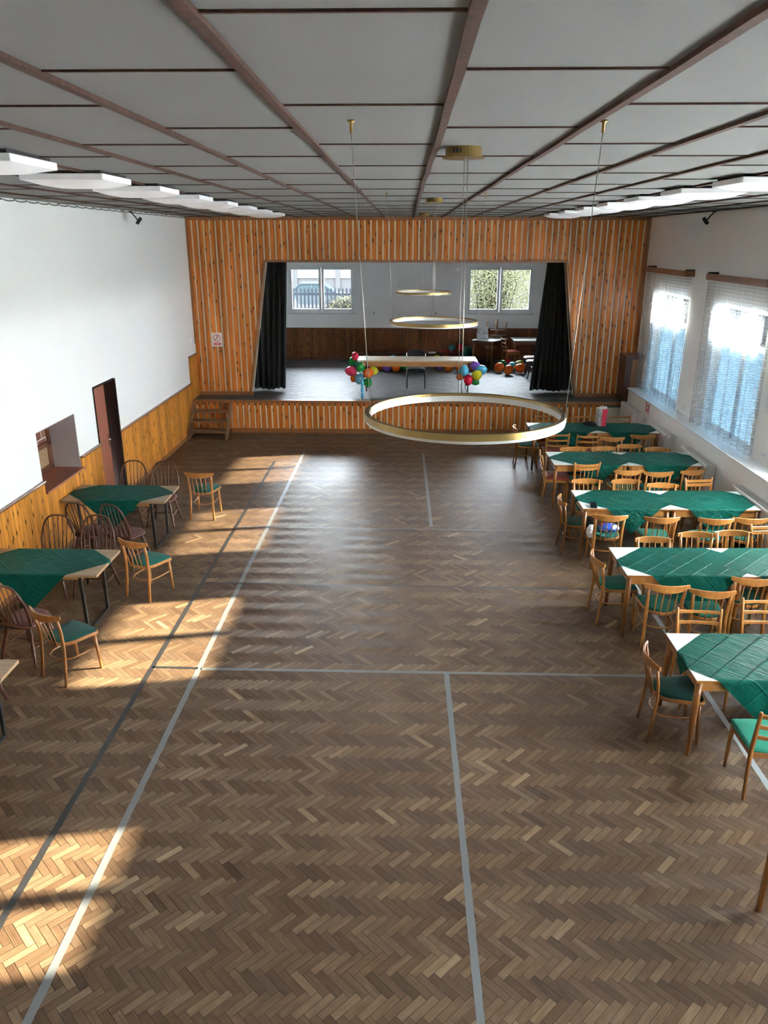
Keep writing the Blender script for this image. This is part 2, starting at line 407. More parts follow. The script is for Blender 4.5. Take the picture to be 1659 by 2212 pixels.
def tag(o, label, cat, group=None, kind=None):
    o['label'] = label; o['category'] = cat
    if group: o['group'] = group
    if kind: o['kind'] = kind
    return o
def thing(name, label, cat, loc=(0, 0, 0), rotz=0.0, group=None):
    o = bpy.data.objects.new(name, None); col.objects.link(o); o.empty_display_size = .1
    o.location = loc; o.rotation_euler = (0, 0, rotz)
    return tag(o, label, cat, group)
def struct(o): o['kind'] = 'structure'; return o
KIDS = {}
def copy_tree(o, parent=None):
    c = o.copy(); col.objects.link(c)
    if parent is not None: c.parent = parent
    for ch in o.children: copy_tree(ch, c)
    return c
def arc(n, fn): return [fn(-1 + 2 * i / (n - 1)) for i in range(n)]

# ------------------------------------------------------------------ room dimensions
XL, XR, XRL = -4.85, 5.30, 5.03          # left wall, right wall, right wall below the ledge
YB, YS, YW, YE = -1.6, 17.31, 17.92, 23.76   # rear wall, stage edge, slatted wall, stage back wall
ZC, ZS, ZL = 4.68, .75, 1.09             # ceiling, stage floor, ledge

# floor of parquet blocks
def build_floor():
    w = .0760 / math.sqrt(2); px = w * math.sqrt(2); rt = math.sqrt(2)
    verts, faces, uvs, tones, hues = [], [], [], [], []
    rng = random.Random(3)
    y = YB; row = 0; x_off = 0.0
    def L(yy): return .2015 if yy < 4.6 else (.2015 + (yy - 4.6) / 1.4 * .0475 if yy < 6.0 else .249)
    prevL = L(y)
    while y < YS + .1:
        l = L(y); sgn = 1 if row % 2 == 0 else -1
        n0 = int((XL - .15) / px) - 1; n1 = int((XRL + .15) / px) + 1
        rt_tone = rng.uniform(-.03, .03)
        for i in range(n0, n1):
            cx = i * px + (px / 2 if row % 2 else 0) + x_off * 0; cy = y
            d = Vector((sgn, 1)) / rt; e = Vector((-d.y, d.x)); g = .0015
            a = d * (l / 2 - g); b = e * (w / 2 - g)
            o = len(verts)
            for q in (-a - b, a - b, a + b, -a + b): verts.append((cx + q.x, cy + q.y, 0))
            faces.append((o, o + 1, o + 2, o + 3))
            u0, v0 = rng.uniform(0, 50), rng.uniform(0, 50)
            uvs += [(u0, v0), (u0 + l, v0), (u0 + l, v0 + w), (u0, v0 + w)]
            tones.append(min(1, max(0, (rng.gauss(.405, .085) if rng.random() < .9 else rng.gauss(.55, .2)) + rt_tone + (.09 if sgn > 0 else -.09)))); hues.append(rng.random())  # alternate rows tinted lighter and darker: grain sheen put into the colour
        y += (l + L(y + l / rt)) / 2 / rt; row += 1
    nb = len(faces); o = len(verts)
    verts += [(XL - .3, YB - .3, -.004), (XRL + .3, YB - .3, -.004), (XRL + .3, YE, -.004), (XL - .3, YE, -.004)]
    faces.append((o, o + 1, o + 2, o + 3)); uvs += [(0, 0)] * 4; tones.append(0); hues.append(0)
    me = bpy.data.meshes.new('floor'); me.from_pydata(verts, [], faces)
    uvl = me.uv_layers.new(name='grain'); uvl.data.foreach_set('uv', [c for q in uvs for c in q])
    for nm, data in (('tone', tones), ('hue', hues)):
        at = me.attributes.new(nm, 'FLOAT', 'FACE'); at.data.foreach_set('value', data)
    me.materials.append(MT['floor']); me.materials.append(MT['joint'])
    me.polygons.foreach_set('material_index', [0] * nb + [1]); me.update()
    ob = bpy.data.objects.new('floor', me); col.objects.link(ob); struct(ob)
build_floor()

# ceiling with battens
b = MB(); b.b6(XL - .5, XR + .5, YB - .3, YE + .4, ZC, ZC + .2); ceil = struct(b.build('ceiling', 'ceiling'))
b = MB(); pitch = .632
xs = [-1.112 + pitch * k for k in range(-6, 11)]
xs = [x for x in xs if XL < x < XR]
rng = random.Random(5)
for x in xs:
    yy = YB
    pts = []
    while yy < YW: pts.append((x + rng.uniform(-.006, .006), yy, ZC - .004)); yy += .6
    pts.append((x, YW, ZC - .004))
    b.sweep(pts, lambda i: [(-.017, -.012), (.017, -.012), (.017, .006), (-.017, .006)], (0, 0, 1), smooth=False)
for k, x in enumerate([xs[0] - pitch] + xs):
    off = 1.962 if k % 2 == (xs.index(min(xs, key=lambda q: abs(q + .48))) + 1) % 2 else 2.583
    yy = off - 1.25 * 3
    while yy < YW:
        b.b6(max(x, XL) + .017, min(x + pitch, XR) - .017, yy - .0055, yy + .0055, ZC - .007, ZC + .003); yy += 1.25
b.build('batten', 'batten', ceil)

# walls -----------------------------------------------------------------
WT = -5.30                                                     # outer face of the left wall
HY0, HY1, HZ0, HZ1 = 9.75, 11.0, .985, 1.80                   # hatch
DY0, DY1, DZ = 11.77, 12.65, 2.03                             # door
b = MB()
b.b6(WT, XL, YB, HY0, 0, ZC); b.b6(WT, XL, HY0, HY1, 0, HZ0 - .03); b.b6(WT, XL, HY0, HY1, HZ1, ZC)
b.b6(WT, XL, HY1, DY0, 0, ZC); b.b6(WT, XL, DY0, DY1, DZ, ZC); b.b6(WT, XL, DY1, YE, 0, ZC)
struct(b.build('wall_left', 'white_wall'))
b = MB(); b.b6(WT, XR + .5, YB - .25, YB, 0, ZC); struct(b.build('wall_rear', 'white_wall'))
# dark passage beyond the door and kitchen side of the hatch
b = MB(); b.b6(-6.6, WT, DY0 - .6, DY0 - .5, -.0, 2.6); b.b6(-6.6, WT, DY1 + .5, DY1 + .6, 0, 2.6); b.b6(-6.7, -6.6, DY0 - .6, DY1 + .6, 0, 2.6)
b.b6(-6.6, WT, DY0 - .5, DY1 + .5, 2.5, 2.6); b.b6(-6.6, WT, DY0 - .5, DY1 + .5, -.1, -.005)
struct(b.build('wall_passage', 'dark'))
# wainscot on the left wall: boards, cap and foot
def wains(name, y0, y1, z1, z0=0.0, cap=True, foot=True):
    b = MB(); b.b6(XL, XL + .02, y0, y1, z0, z1 - .02); o = b.build(name, 'wain'); struct(o)
    if cap: q = MB(); q.b6(XL, XL + .05, y0, y1, z1 - .03, z1, .006); q.build('cap_rail', 'cap', o)
    if foot: q = MB(); q.b6(XL + .02, XL + .032, y0, y1, 0, .08, .003); q.build('foot_strip', 'trim', o)
wains('trim_1', YB, HY0, 1.145); wains('trim_2', HY0, HY1, HZ0 + .005, cap=False); wains('trim_3', HY1, DY0, 1.145); wains('trim_4', DY1 + .0, YS - .06, 1.145)
wains('trim_5', YS - .06, YW, 1.74, z0=ZS, foot=False)
# hatch lining
b = MB(); b.b6(WT + .02, XL + .055, HY0, HY1, HZ0 - .03, HZ0, .006)
hc = b.build('serving_counter', 'door'); tag(hc, 'dark brown wooden counter board in the serving hatch of the white wall', 'counter')
b = MB(); b.b6(WT + .04, XL - .003, HY1 - .012, HY1, HZ0, HZ1); b.b6(WT + .04, XL - .003, HY0, HY0 + .012, HZ0, HZ1); b.b6(WT + .04, XL - .003, HY0, HY1, HZ1 - .012, HZ1)
struct(b.build('trim_6', 'mauve'))
hz = thing('hatch_window', 'brown framed brick patterned shutter at the back of the serving hatch', 'shutter', (WT + .02, (HY0 + HY1) / 2, HZ0))
q = MB(); q.b6(-.02, .005, -(HY1 - HY0) / 2, (HY1 - HY0) / 2, .42, HZ1 - HZ0); q.build('brick_panel', 'brick', hz)
q = MB()
hw = (HY1 - HY0) / 2
for (y0, y1, z0, z1) in ((-hw, hw, .34, .42), (-hw, hw, 0, .07), (hw - .1, hw, 0, .82), (-hw, -hw + .1, .07, .42), (-.04, .04, .07, .34)): q.b6(-.01, .03, y0, y1, z0, z1, .004)
q.build('frame', 'dark_trim', hz)
q = MB(); q.b6(-.02, .0, -hw, hw, .06, .36); q.build('blind', 'oak_top', hz)
# door
b = MB()
b.b6(WT, XL + .012, DY0 - .012, DY0 + .02, 0, DZ); b.b6(WT, XL + .03, DY1 - .02, DY1 + .03, 0, DZ); b.b6(WT, XL + .012, DY0, DY1, DZ - .02, DZ + .012)
MT['jamb'] = plain('dark door lining', (.022, .010, .007), .7, **{'Specular IOR Level': .15}); fr = struct(b.build('door_1', 'jamb'))
th = R(7); q = MB()
q.box((0, .37, 1.0), (.04, .74, 1.99), .003)
dl = q.build('door_leaf', 'door', fr, loc=(XL - .05, DY0 + .022, 0), rotz=th)
q = MB(); q.box((.024, .66, 1.02), (.006, .035, .22), .002); q.tube([(.024, .66, 1.05), (.065, .66, 1.05), (.068, .58, 1.05)], .009); q.build('door_handle', 'chrome', dl)

# right wall with five windows
WY = [(14.98, 16.95), (11.62, 13.62), (8.20, 10.20), (4.85, 6.20), (1.45, 3.45)]  # fourth opening, out of view, narrowed to shorten its sun patch
HZW = 3.19
b = MB(); XO = 5.58
b.b6(XRL, XO, YB, YS + .02, 0, ZL - .02); b.b6(XR, XO, YB, YE, HZW, ZC)
edges = [YB] + [e for a in sorted(WY) for e in a] + [YE]
for i in range(0, len(edges), 2): b.b6(XR, XO, edges[i], edges[i + 1], ZL - .02, HZW)
b.b6(XR, XO, YS + .02, YE, 0, ZL)
struct(b.build('wall_right', 'grey_wall'))
b = MB(); b.b6(XRL - .045, XR, YB, YS + .0, ZL - .025, ZL, .005)
for a in WY: b.b6(XR, 5.44, a[0], a[1], ZL - .025, ZL)
struct(b.build('trim_7', 'sill'))
for i, (y0, y1) in enumerate(WY):
    b = MB(); xa, xb = 5.43, 5.49; ym = (y0 + y1) / 2; zt = 2.62
    for (ya, yb2, za, zb) in ((y0, y0 + .07, ZL, HZW), (y1 - .07, y1, ZL, HZW), (ym - .065, ym + .065, ZL, HZW), (y0, y1, ZL, ZL + .08), (y0, y1, HZW - .06, HZW), (y0, y1, zt - .05, zt + .04)):
        b.b6(xa, xb, ya, yb2, za, zb, .004)
    wo = struct(b.build('window_%d' % (i + 1), 'pvc'))
    q = MB()
    for (ya, yb2) in ((y0, ym), (ym, y1)): q.b6(5.455, 5.461, ya + .03, yb2 - .03, zt, HZW - .03)
    q.build('upper_pane', 'glass', wo)
    q = MB()
    for (ya, yb2) in ((y0, ym), (ym, y1)): q.b6(5.455, 5.461, ya + .03, yb2 - .03, ZL + .03, zt)
    q.build('lower_pane', 'film' if i < 2 else 'frosted', wo)  # invented panes: film where seen, brighter frosted ones unseen, to light the room

# pelmets and lace curtains
PY = [(14.87, 17.22), (11.45, 13.80), (8.05, 10.38), (4.65, 6.98), (1.28, 3.62)]
which = ['the window nearest the stage', 'the second window from the stage', 'the third window from the stage', 'the fourth window from the stage', 'the fifth window from the stage']
for i, (y0, y1) in enumerate(PY[:2] ):
    pt = thing('pelmet', 'brown wooden pelmet box above ' + which[i], 'pelmet', (XR, (y0 + y1) / 2, 3.57), 0, 'pelmets over the lace curtains')
    h = (y1 - y0) / 2
    q = MB(); q.b6(-.19, -.172, -h, h, 0, .105, .003); q.b6(-.172, 0, -h, -h + .018, 0, .105, .003); q.b6(-.172, 0, h - .018, h, 0, .105, .003); q.build('board', 'trim', pt)
    for s_ in (-1, 1): q = MB(); q.b6(-.172, 0, s_ * (h - .035) - .015, s_ * (h - .035) + .015, .09, .125); q.build('bracket', 'black', pt)
    q = MB(); q.tube([(-.09, -h + .03, .06), (-.09, h - .03, .06)], .012); q.build('curtain_rail', 'white_plastic', pt)
def lace_curtain(i, y0, y1):
    n, mz = 110, 24; vs, fs, uv = [], [], []; rng = random.Random(i); ph = rng.uniform(0, 6)
    zt, zb = 3.58, ZL + .012
    for a in range(n + 1):
        t = a / n; s_ = y0 + (y1 - y0) * t
        for c in range(mz + 1):
            k = c / mz; z = zt + (zb - zt) * k
            amp = .014 + .022 * k
            x = 5.205 + amp * math.sin(t * 62 + ph + .6 * math.sin(3 * t)) + .012 * math.sin(t * 23 + 2 * k)
            vs.append((x, s_ + .012 * math.sin(t * 31 + ph) * k + (.05 * k if a == 0 else 0), z))
            uv.append((t * 2.5, (z - zb)))
    for a in range(n):
        for c in range(mz):
            o = a * (mz + 1) + c; fs.append((o, o + mz + 1, o + mz + 2, o + 1))
    me = bpy.data.meshes.new('lace_curtain'); me.from_pydata(vs, [], fs)
    l = me.uv_layers.new(name='lace')
    for lp in me.loops: l.data[lp.index].uv = uv[lp.vertex_index]
    me.polygons.foreach_set('use_smooth', [True] * len(fs)); me.materials.append(MT['lace']); me.update()
    o = bpy.data.objects.new('lace_curtain', me); col.objects.link(o)
    tag(o, 'white lace net curtain hanging in ' + which[i], 'curtain', 'lace curtains on the right wall')
lace_curtain(0, 14.74, 17.36); lace_curtain(1, 11.34, 13.90)

# radiators
for i, (y0, y1) in enumerate(((15.98, 17.22), (14.10, 15.24), (12.02, 13.25), (9.75, 10.98))):
    nm = ['beside the stage steps corner', 'second from the stage', 'third from the stage', 'fourth from the stage'][i]
    nm = ['against the stage front', 'beside the first table row', 'beside the second table row', 'beside the third table row'][i]
    t = thing('radiator', 'white panel radiator under the window ledge ' + nm, 'radiator', (4.86, y0, .12), 0, 'radiators under the window ledge')
    L_ = y1 - y0; q = MB(); q.b6(0, .012, 0, L_, 0, .67, .003); q.build('front_panel', 'radiator', t); q = MB(); q.b6(.148, .156, 0, L_, 0, .67, .003); q.build('back_panel', 'radiator', t)
    q = MB(); q.b6(.008, .15, 0, .012, .0, .672, .003); q.build('side_cover', 'radiator', t); q = MB(); q.b6(.008, .15, L_ - .012, L_, 0, .672, .003); q.build('side_cover', 'radiator', t)
    q = MB()
    q.b6(.008, .15, .01, L_ - .01, .664, .668)
    for k in range(int(L_ / .03)): q.b6(.02, .14, .02 + k * .03, .034 + k * .03, .667, .672)
    q.build('top_grille', 'gridtop', t)
    q = MB(); q.tube([(.07, L_ + .005, .64), (.07, L_ + .07, .64)], [.022, .026], 12); q.tube([(.07, L_ + .03, .64), (.07, L_ + .03, -.115)], .008); q.build('thermostat_valve', 'white_plastic', t)
    q = MB(); q.tube([(.07, -.002, .63), (.07, -.012, .63)], .012, 10); q.build('plug', 'chrome', t)
    for yq in (.22, L_ - .22): q = MB(); q.b6(.156, .17, yq - .02, yq + .02, .1, .6); q.build('bracket', 'radiator', t)

# hooks, sockets, small wall things
def hook(loc, label):
    q = MB(); q.box((-.008, 0, 0), (.016, .05, .07), .004); q.tube([(-.016, 0, .01), (-.045, 0, 0), (-.05, 0, .03)], .006)
    tag(q.build('wall_hook', 'white_plastic', loc=loc), label, 'hook', 'hooks on the window piers')
hook((XR, 14.5, 1.21), 'small white hook low on the pier between the two curtained windows')
hook((XR, 11.05, 1.22), 'small white hook low on the pier at the right picture edge')
q = MB(); q.b6(XR - .012, XR, 11.2, 11.3, 1.80, 2.12, .003); tag(q.build('wall_plate', 'white_plastic'), 'white plate on the right wall at the picture edge', 'wall plate')
q = MB(); q.b6(XR - .03, XR, 17.55, 17.65, 2.18, 2.32, .004); tag(q.build('socket', 'white_plastic'), 'white socket on the right wall beside the slatted wall', 'socket')
q = MB(); q.b6(XL, XL + .03, 17.5, 17.58, 1.98, 2.12, .004); tag(q.build('socket', 'white_plastic'), 'white socket on the left wall above the raised wainscot', 'socket')

# slatted stage wall
OX = lambda z: (-3.60 + (z - .75) * (.47 / 2.99), 3.955 - (z - .75) * (.418 / 2.99))   # opening edges
OZ = 3.74
def clip(poly, a, bb, c):      # keep a*x+bb*z<=c
    out = []
    for i in range(len(poly)):
        P, Q = poly[i], poly[(i + 1) % len(poly)]; dp, dq = a * P[0] + bb * P[1] - c, a * Q[0] + bb * Q[1] - c
        if dp <= 0: out.append(P)
        if dp * dq < 0: t = dp / (dp - dq); out.append((P[0] + (Q[0] - P[0]) * t, P[1] + (Q[1] - P[1]) * t))
    return out
def prism(b, poly, y0, y1):
    if len(poly) >= 3: b.poly([(x, y0, z) for x, z in poly], (0, y1 - y0, 0))
kl, kr = .47 / 2.99, .418 / 2.99
b = MB()
prism(b, [(XL, ZS), (-3.60, ZS), (-3.13, OZ), (-3.13, ZC), (XL, ZC)], YW + .02, YW + .25)
prism(b, [(3.955, ZS), (XR, ZS), (XR, ZC), (3.537, ZC), (3.537, OZ)], YW + .02, YW + .25)
prism(b, [(-3.13, OZ), (3.537, OZ), (3.537, ZC), (-3.13, ZC)], YW + .02, YW + .25)
sw = struct(b.build('wall_stage', 'cream'))
b = MB(); x = -4.727 + .017 - .132; pb = .132; gapw = .034
zt = 4.615; zb = .84
while x < XR:
    x0, x1 = max(x, XL), min(x + pb - gapw, XR)
    if x1 - x0 > .01:
        if x1 > XL:
            top = [(x0, OZ + .04), (x1, OZ + .04), (x1, zt), (x0, zt)]
            low = [(x0, zb), (x1, zb), (x1, OZ + .04), (x0, OZ + .04)]
            if x0 < -3.05: prism(b, clip(low, 1, -kl, -3.60 - .75 * kl - .05), YW, YW + .02); prism(b, top, YW, YW + .02)
            elif x1 > 3.5: prism(b, clip(low, -1, -kr, -(3.955 + .75 * kr) - .05), YW, YW + .02); prism(b, top, YW, YW + .02)
            else: prism(b, top, YW, YW + .02)
    x += pb
b.build('board', 'board', sw)
b = MB()
b.b6(XL, XR, YW - .015, YW + .02, zt - .005, ZC, .003); b.b6(XL, -3.55, YW - .015, YW + .02, ZS, ZS + .085, .003); b.b6(3.93, XR, YW - .015, YW + .02, ZS, ZS + .085, .003)
b.ribbon([(-3.625, YW + .06, ZS), (-3.145, YW + .06, OZ + .02)], .2, .05, up=(0, 1, 0)); b.ribbon([(3.98, YW + .06, ZS), (3.55, YW + .06, OZ + .02)], .2, .05, up=(0, 1, 0))
b.b6(-3.17, 3.575, YW - .03, YW + .16, OZ - .005, OZ + .045, .003)
b.b6(XL, XL + .04, YW - .03, YW + .02, 1.95, ZC, .003); b.b6(XR - .07, XR, YW - .03, YW + .02, 1.6, ZC, .003)
b.build('frame', 'trim', sw)
# stage platform
b = MB(); b.b6(XL, XR, YS + .02, YE, ZS - .12, ZS); struct(b.build('floor_stage', 'lino'))
b = MB(); b.b6(XL, 4.63, YS + .02, YS + .06, 0, ZS - .12); sf = struct(b.build('wall_stage_front', 'cream'))
b = MB(); x = -4.727 + .017 - .132 - .02
while x < 4.5:
    x0, x1 = max(x, XL), min(x + pb - gapw, 4.63)
    if x1 > XL + .01: b.b6(x0, x1, YS, YS + .02, .1, ZS - .05)
    x += pb
b.build('board', 'board', sf)
b = MB(); b.b6(XL, 4.63, YS - .02, YS + .02, 0, .1, .003); b.b6(XL, XR - .02, YS - .03, YS + .05, ZS - .055, ZS + .006, .004); b.build('frame', 'trim', sf)
b = MB(); b.b6(4.63, XR, YS + .06, YS + .08, 0, ZS - .12); struct(b.build('trim_8', 'cream'))
# stage interior
SW = [(-3.51, -1.50), (1.80, 3.80)]; SZ0, SZ1 = 2.12, 3.50
b = MB()
ex = [XL - .3, SW[0][0], SW[0][1], SW[1][0], SW[1][1], XR + .3]
for i in range(0, 6, 2): b.b6(ex[i], ex[i + 1], YE, YE + .3, 0, ZC)
for a in SW: b.b6(a[0], a[1], YE, YE + .3, 0, SZ0); b.b6(a[0], a[1], YE, YE + .3, SZ1, ZC)
struct(b.build('wall_stage_back', 'stage_wall'))
b = MB(); b.b6(XL, XR, YE - .02, YE, ZS, 1.67); wb = struct(b.build('trim_9', 'wain_back'))
q = MB(); q.b6(XL, XR, YE - .04, YE, 1.67, 1.70, .004); q.b6(XL, XR, YE - .035, YE, ZS, ZS + .08, .004); q.build('cap_rail', 'dark_trim', wb)
for i, (x0, x1) in enumerate(SW):
    b = MB(); ya, yb2 = YE + .03, YE + .10; xm = (x0 + x1) / 2
    for (xa, xb, za, zb2) in ((x0, x0 + .05, SZ0, SZ1), (x1 - .05, x1, SZ0, SZ1), (x0, x1, SZ0, SZ0 + .06), (x0, x1, SZ1 - .05, SZ1)): b.b6(xa, xb, ya, yb2, za, zb2, .004)
    wo = struct(b.build('window_%d' % (i + 6), 'pvc'))
    for (xa, xb) in ((x0 + .05, xm - .005), (xm + .005, x1 - .05)):
        q = MB()
        for (a, c, za, zb2) in ((xa, xa + .075, SZ0 + .06, SZ1 - .05), (xb - .075, xb, SZ0 + .06, SZ1 - .05), (xa, xb, SZ0 + .06, SZ0 + .135), (xa, xb, SZ1 - .125, SZ1 - .05)): q.b6(a, c, ya - .02, yb2 - .02, za, zb2, .005)
        sa = q.build('sash', 'pvc', wo)
        q = MB(); q.b6(xa + .05, xb - .05, YE + .06, YE + .066, SZ0 + .1, SZ1 - .09); q.build('pane', 'glass', sa)
        hx = xb - .037 if xa < xm - .2 else xa + .037
        q = MB(); q.box((hx, ya - .028, 2.78), (.028, .016, .07), .003); q.tube([(hx, ya - .035, 2.78), (hx, ya - .06, 2.78), (hx, ya - .06, 2.66)], .009); q.build('window_handle', 'white_plastic', sa)
    q = MB(); q.b6(x0 - .03, x1 + .03, YE - .1, YE + .04, SZ0 - .03, SZ0, .005); q.build('window_sill', 'sill', wo)
for x in (-.94, .92):
    q = MB(); q.tube([(x, YE, 2.13), (x, YE - .05, 2.13)], [.02, .012], 10); tag(q.build('wall_bolt', 'black'), 'small dark wall bolt on the grey stage back wall, %s of the two' % ('left' if x < 0 else 'right'), 'bolt', 'bolts in the stage back wall')
q = MB(); q.b6(-1.4, 1.95, YE - .34, YE - .06, ZS + .19, ZS + .23, .004)
bn = thing('low_bench', 'long low dark wooden bench along the wainscot at the back of the stage', 'bench', (0, 0, 0)); o = q.build('seat_board', 'dark_trim', bn)
for x in (-1.2, .25, 1.75):
    q = MB(); q.b6(x - .03, x + .03, YE - .3, YE - .1, ZS, ZS + .19, .004); q.build('leg', 'dark_trim', bn)

# stage curtains
def stage_curtain(name, label, xa_t, xb_t, xa_b, xb_b, y, folds, seed, zb=.79):
    n, mz = 120, 26; vs, fs = [], []; rng = random.Random(seed); ph = rng.uniform(0, 6)
    for a in range(n + 1):
        t = a / n
        for c in range(mz + 1):
            k = c / mz; z = 3.86 + (zb - 3.86) * k + .02 * math.sin(t * 9) * k
            x = (xa_t + (xb_t - xa_t) * t) * (1 - k) + (xa_b + (xb_b - xa_b) * t) * k
            am = .035 + .045 * k
            yy = y + am * math.sin(t * folds * 6.283 + ph + .8 * math.sin(5 * t + ph)) + .03 * math.sin(t * 11 + 3 * k)
            vs.append((x + .015 * math.sin(t * 40 + ph), yy, z))
    for a in range(n):
        for c in range(mz):
            o = a * (mz + 1) + c; fs.append((o, o + mz + 1, o + mz + 2, o + 1))
    me = bpy.data.meshes.new(name); me.from_pydata(vs, [], fs); me.polygons.foreach_set('use_smooth', [True] * len(fs))
    me.materials.append(MT['curtain']); me.update(); o = bpy.data.objects.new(name, me); col.objects.link(o)
    md = o.modifiers.new('thick', 'SOLIDIFY'); md.thickness = .006
    tag(o, label, 'curtain', 'stage curtains')
stage_curtain('stage_curtain', 'charcoal stage curtain gathered at the left side of the stage opening', -3.75, -2.74, -3.75, -2.90, 18.55, 7, 1)
stage_curtain('stage_curtain', 'charcoal stage curtain bunched at the right side of the stage opening', 3.26, 3.82, 3.02, 4.12, 18.55, 8, 5)

# steps to the stage
st = thing('stage_steps', 'small open wooden steps up to the stage at the left wall', 'steps', (-4.38, 16.55, 0))
W2 = .44
for k in range(3):
    q = MB(); z = .187 * (k + 1); y0 = .03 + .2 * k; q.b6(-W2 + .03, W2 - .03, y0, y0 + .25, z - .035, z, .005); q.build('tread', 'tread', st)
for s_ in (-1, 1):
    q = MB(); x = s_ * (W2 - .015); q.poly([(x - .017, 0, 0), (x - .017, .16, 0), (x - .017, .735, .56), (x - .017, .735, .69), (x - .017, .62, .69), (x - .017, 0, .16)], (.034, 0, 0)); q.build('stringer', 'tread', st)
q = MB(); q.b6(-W2 + .03, W2 - .03, .71, .735, .02, .08); q.build('rail', 'dark_trim', st)

# boxed casing in the right stage corner
bx = thing('corner_casing', 'brown boarded box casing in the corner right of the stage front', 'casing', (5.09, 17.35, 0))
q = MB(); q.b6(-.18, .205, .0, .52, ZS + .0, 1.76, .004); q.build('carcass', 'dark_trim', bx)
q = MB(); q.b6(-.04, .2, -.012, .0, 1.0, 1.70, .003); q.build('front_panel', 'trim', bx)
q = MB(); q.b6(-.19, .208, -.02, .54, 1.76, 1.785, .004); q.build('top_board', 'dark_trim', bx)

# signs
def text_mesh(txt, size, ext=.0005):
    cu = bpy.data.curves.new('lettering', 'FONT'); cu.body = txt; cu.size = size; cu.align_x = 'CENTER'; cu.align_y = 'CENTER'; cu.extrude = ext; cu.resolution_u = 3
    o = bpy.data.objects.new('tmp', cu); col.objects.link(o); dg = bpy.context.evaluated_depsgraph_get()
    me = bpy.data.meshes.new_from_object(o.evaluated_get(dg)); bpy.data.objects.remove(o); return me
def add_text(txt, size, mat, parent, loc, rot=(R(90), 0, 0)):
    me = text_mesh(txt, size); me.materials.append(MT[mat]); o = bpy.data.objects.new('lettering', me); col.objects.link(o)
    o.parent = parent; o.location = loc; o.rotation_euler = rot; return o
def sign(name, label, loc, rotz, w, h, fig):
    t = thing(name, label, 'sign', loc, rotz, 'prohibition signs')
    q = MB(); q.b6(-w / 2, w / 2, -.004, 0, -h / 2, h / 2); q.build('plate', 'sign_white', t)
    q = MB(); cz = h * .14; rr = w * .34
    q.tube([(rr * math.cos(a * math.pi / 16), -.006, cz + rr * math.sin(a * math.pi / 16)) for a in range(32)], w * .032, 6, closed=True)
    q.ribbon([(-rr * .7, -.0095, cz - rr * .7 * (-1 if not fig else 1)), (rr * .7, -.0095, cz + rr * .7 * (-1 if not fig else 1))], w * .055, .002, up=(0, 0, 1)); q.build('prohibition_ring', 'red_paint', t)
    q = MB(); q.b6(-w * .37, w * .37, -.0065, -.003, -h * .42, -h * .2); q.build('caption_band', 'red_paint', t)
    q = MB()
    if fig:
        hh = rr
        q.tube([(0, -.005, cz + hh * .62), (0, -.007, cz + hh * .62)], w * .055, 10)
        for a, c in (((0, .45), (.02, -.05)), ((.02, -.05), (.32, -.62)), ((.02, -.05), (-.3, -.62)), ((0, .38), (.33, .08)), ((0, .38), (-.33, .1))):
            q.ribbon([(a[0] * hh, -.006, cz + a[1] * hh), (c[0] * hh, -.006, cz + c[1] * hh)], w * .05, .003, up=(0, 1, 0))
    else:
        q.b6(-rr * .6, rr * .6, -.006, -.004, cz - rr * .12, cz + rr * .12)
    q.build('pictogram', 'ink', t)
    return t
s1 = sign('no_entry_sign', 'white and red no entry sign with a crossed out walker on the slatted wall', (-4.331, YW - .003, 2.033), 0, .225, .315, True)
add_text('ZÁKAZ', .034, 'sign_white', s1, (0, -.0075, -.315 * .265)); add_text('VSTUPU', .034, 'sign_white', s1, (0, -.0075, -.315 * .37))
s2 = sign('prohibition_sign', 'small white and red prohibition sign under the window ledge by the radiators', (XRL, 15.83, .945), R(-90), .30, .26, False)
for (w_, z_) in ((.09, -.081), (.07, -.097)): q = MB(); q.b6(-w_, w_, -.0075, -.006, z_ - .004, z_ + .004); q.build('caption_line', 'sign_white', s2)

# ceiling lamps
def ceiling_lamp():
    t = thing('ceiling_lamp', '', 'ceiling lamp', (0, 0, ZC), 0, 'square ceiling lamps')
    n = 9; vs = []; S = .31
    b = MB(); o = []
    for i in range(n + 1):
        rowi = []
        for j in range(n + 1):
            u_, v_ = -1 + 2 * i / n, -1 + 2 * j / n
            k = (1 - u_ ** 4) * (1 - v_ ** 4)
            rowi.append(len(b.v)); b.v.append(Vector((u_ * S, v_ * S, -.065 - .04 * k)))
        o.append(rowi)
    for i in range(n):
        for j in range(n): b.face((o[i][j], o[i + 1][j], o[i + 1][j + 1], o[i][j + 1]), True)
    b.build('diffuser', 'lamp_white', t)
    b = MB(); b.b6(-S, S, -S, S, -.066, -.022, .006); b.build('rim', 'lamp_white', t)
    b = MB(); b.b6(-S + .03, S - .03, -S + .03, S - .03, -.024, 0); b.build('base_plate', 'ink', t)
    return t
cl0 = ceiling_lamp(); first = True
ordn = ['nearest the viewer', 'second from the viewer', 'third from the viewer', 'fourth from the viewer', 'fifth from the viewer', 'sixth from the viewer', 'seventh from the viewer', 'farthest, beside the slatted wall']
def lamp(x, y, lab):
    global first
    o = cl0 if first else copy_tree(cl0); first = False
    o.location = (x, y, ZC); o['label'] = lab
for k in range(8): lamp(-2.52, 4.95 + 1.39 * k, 'square white ceiling lamp in the left row, ' + ordn[k])
for k in range(7): lamp(2.86, 6.72 + 1.385 * k, 'square white ceiling lamp in the right row, ' + (ordn[k] if k < 6 else ordn[7]))

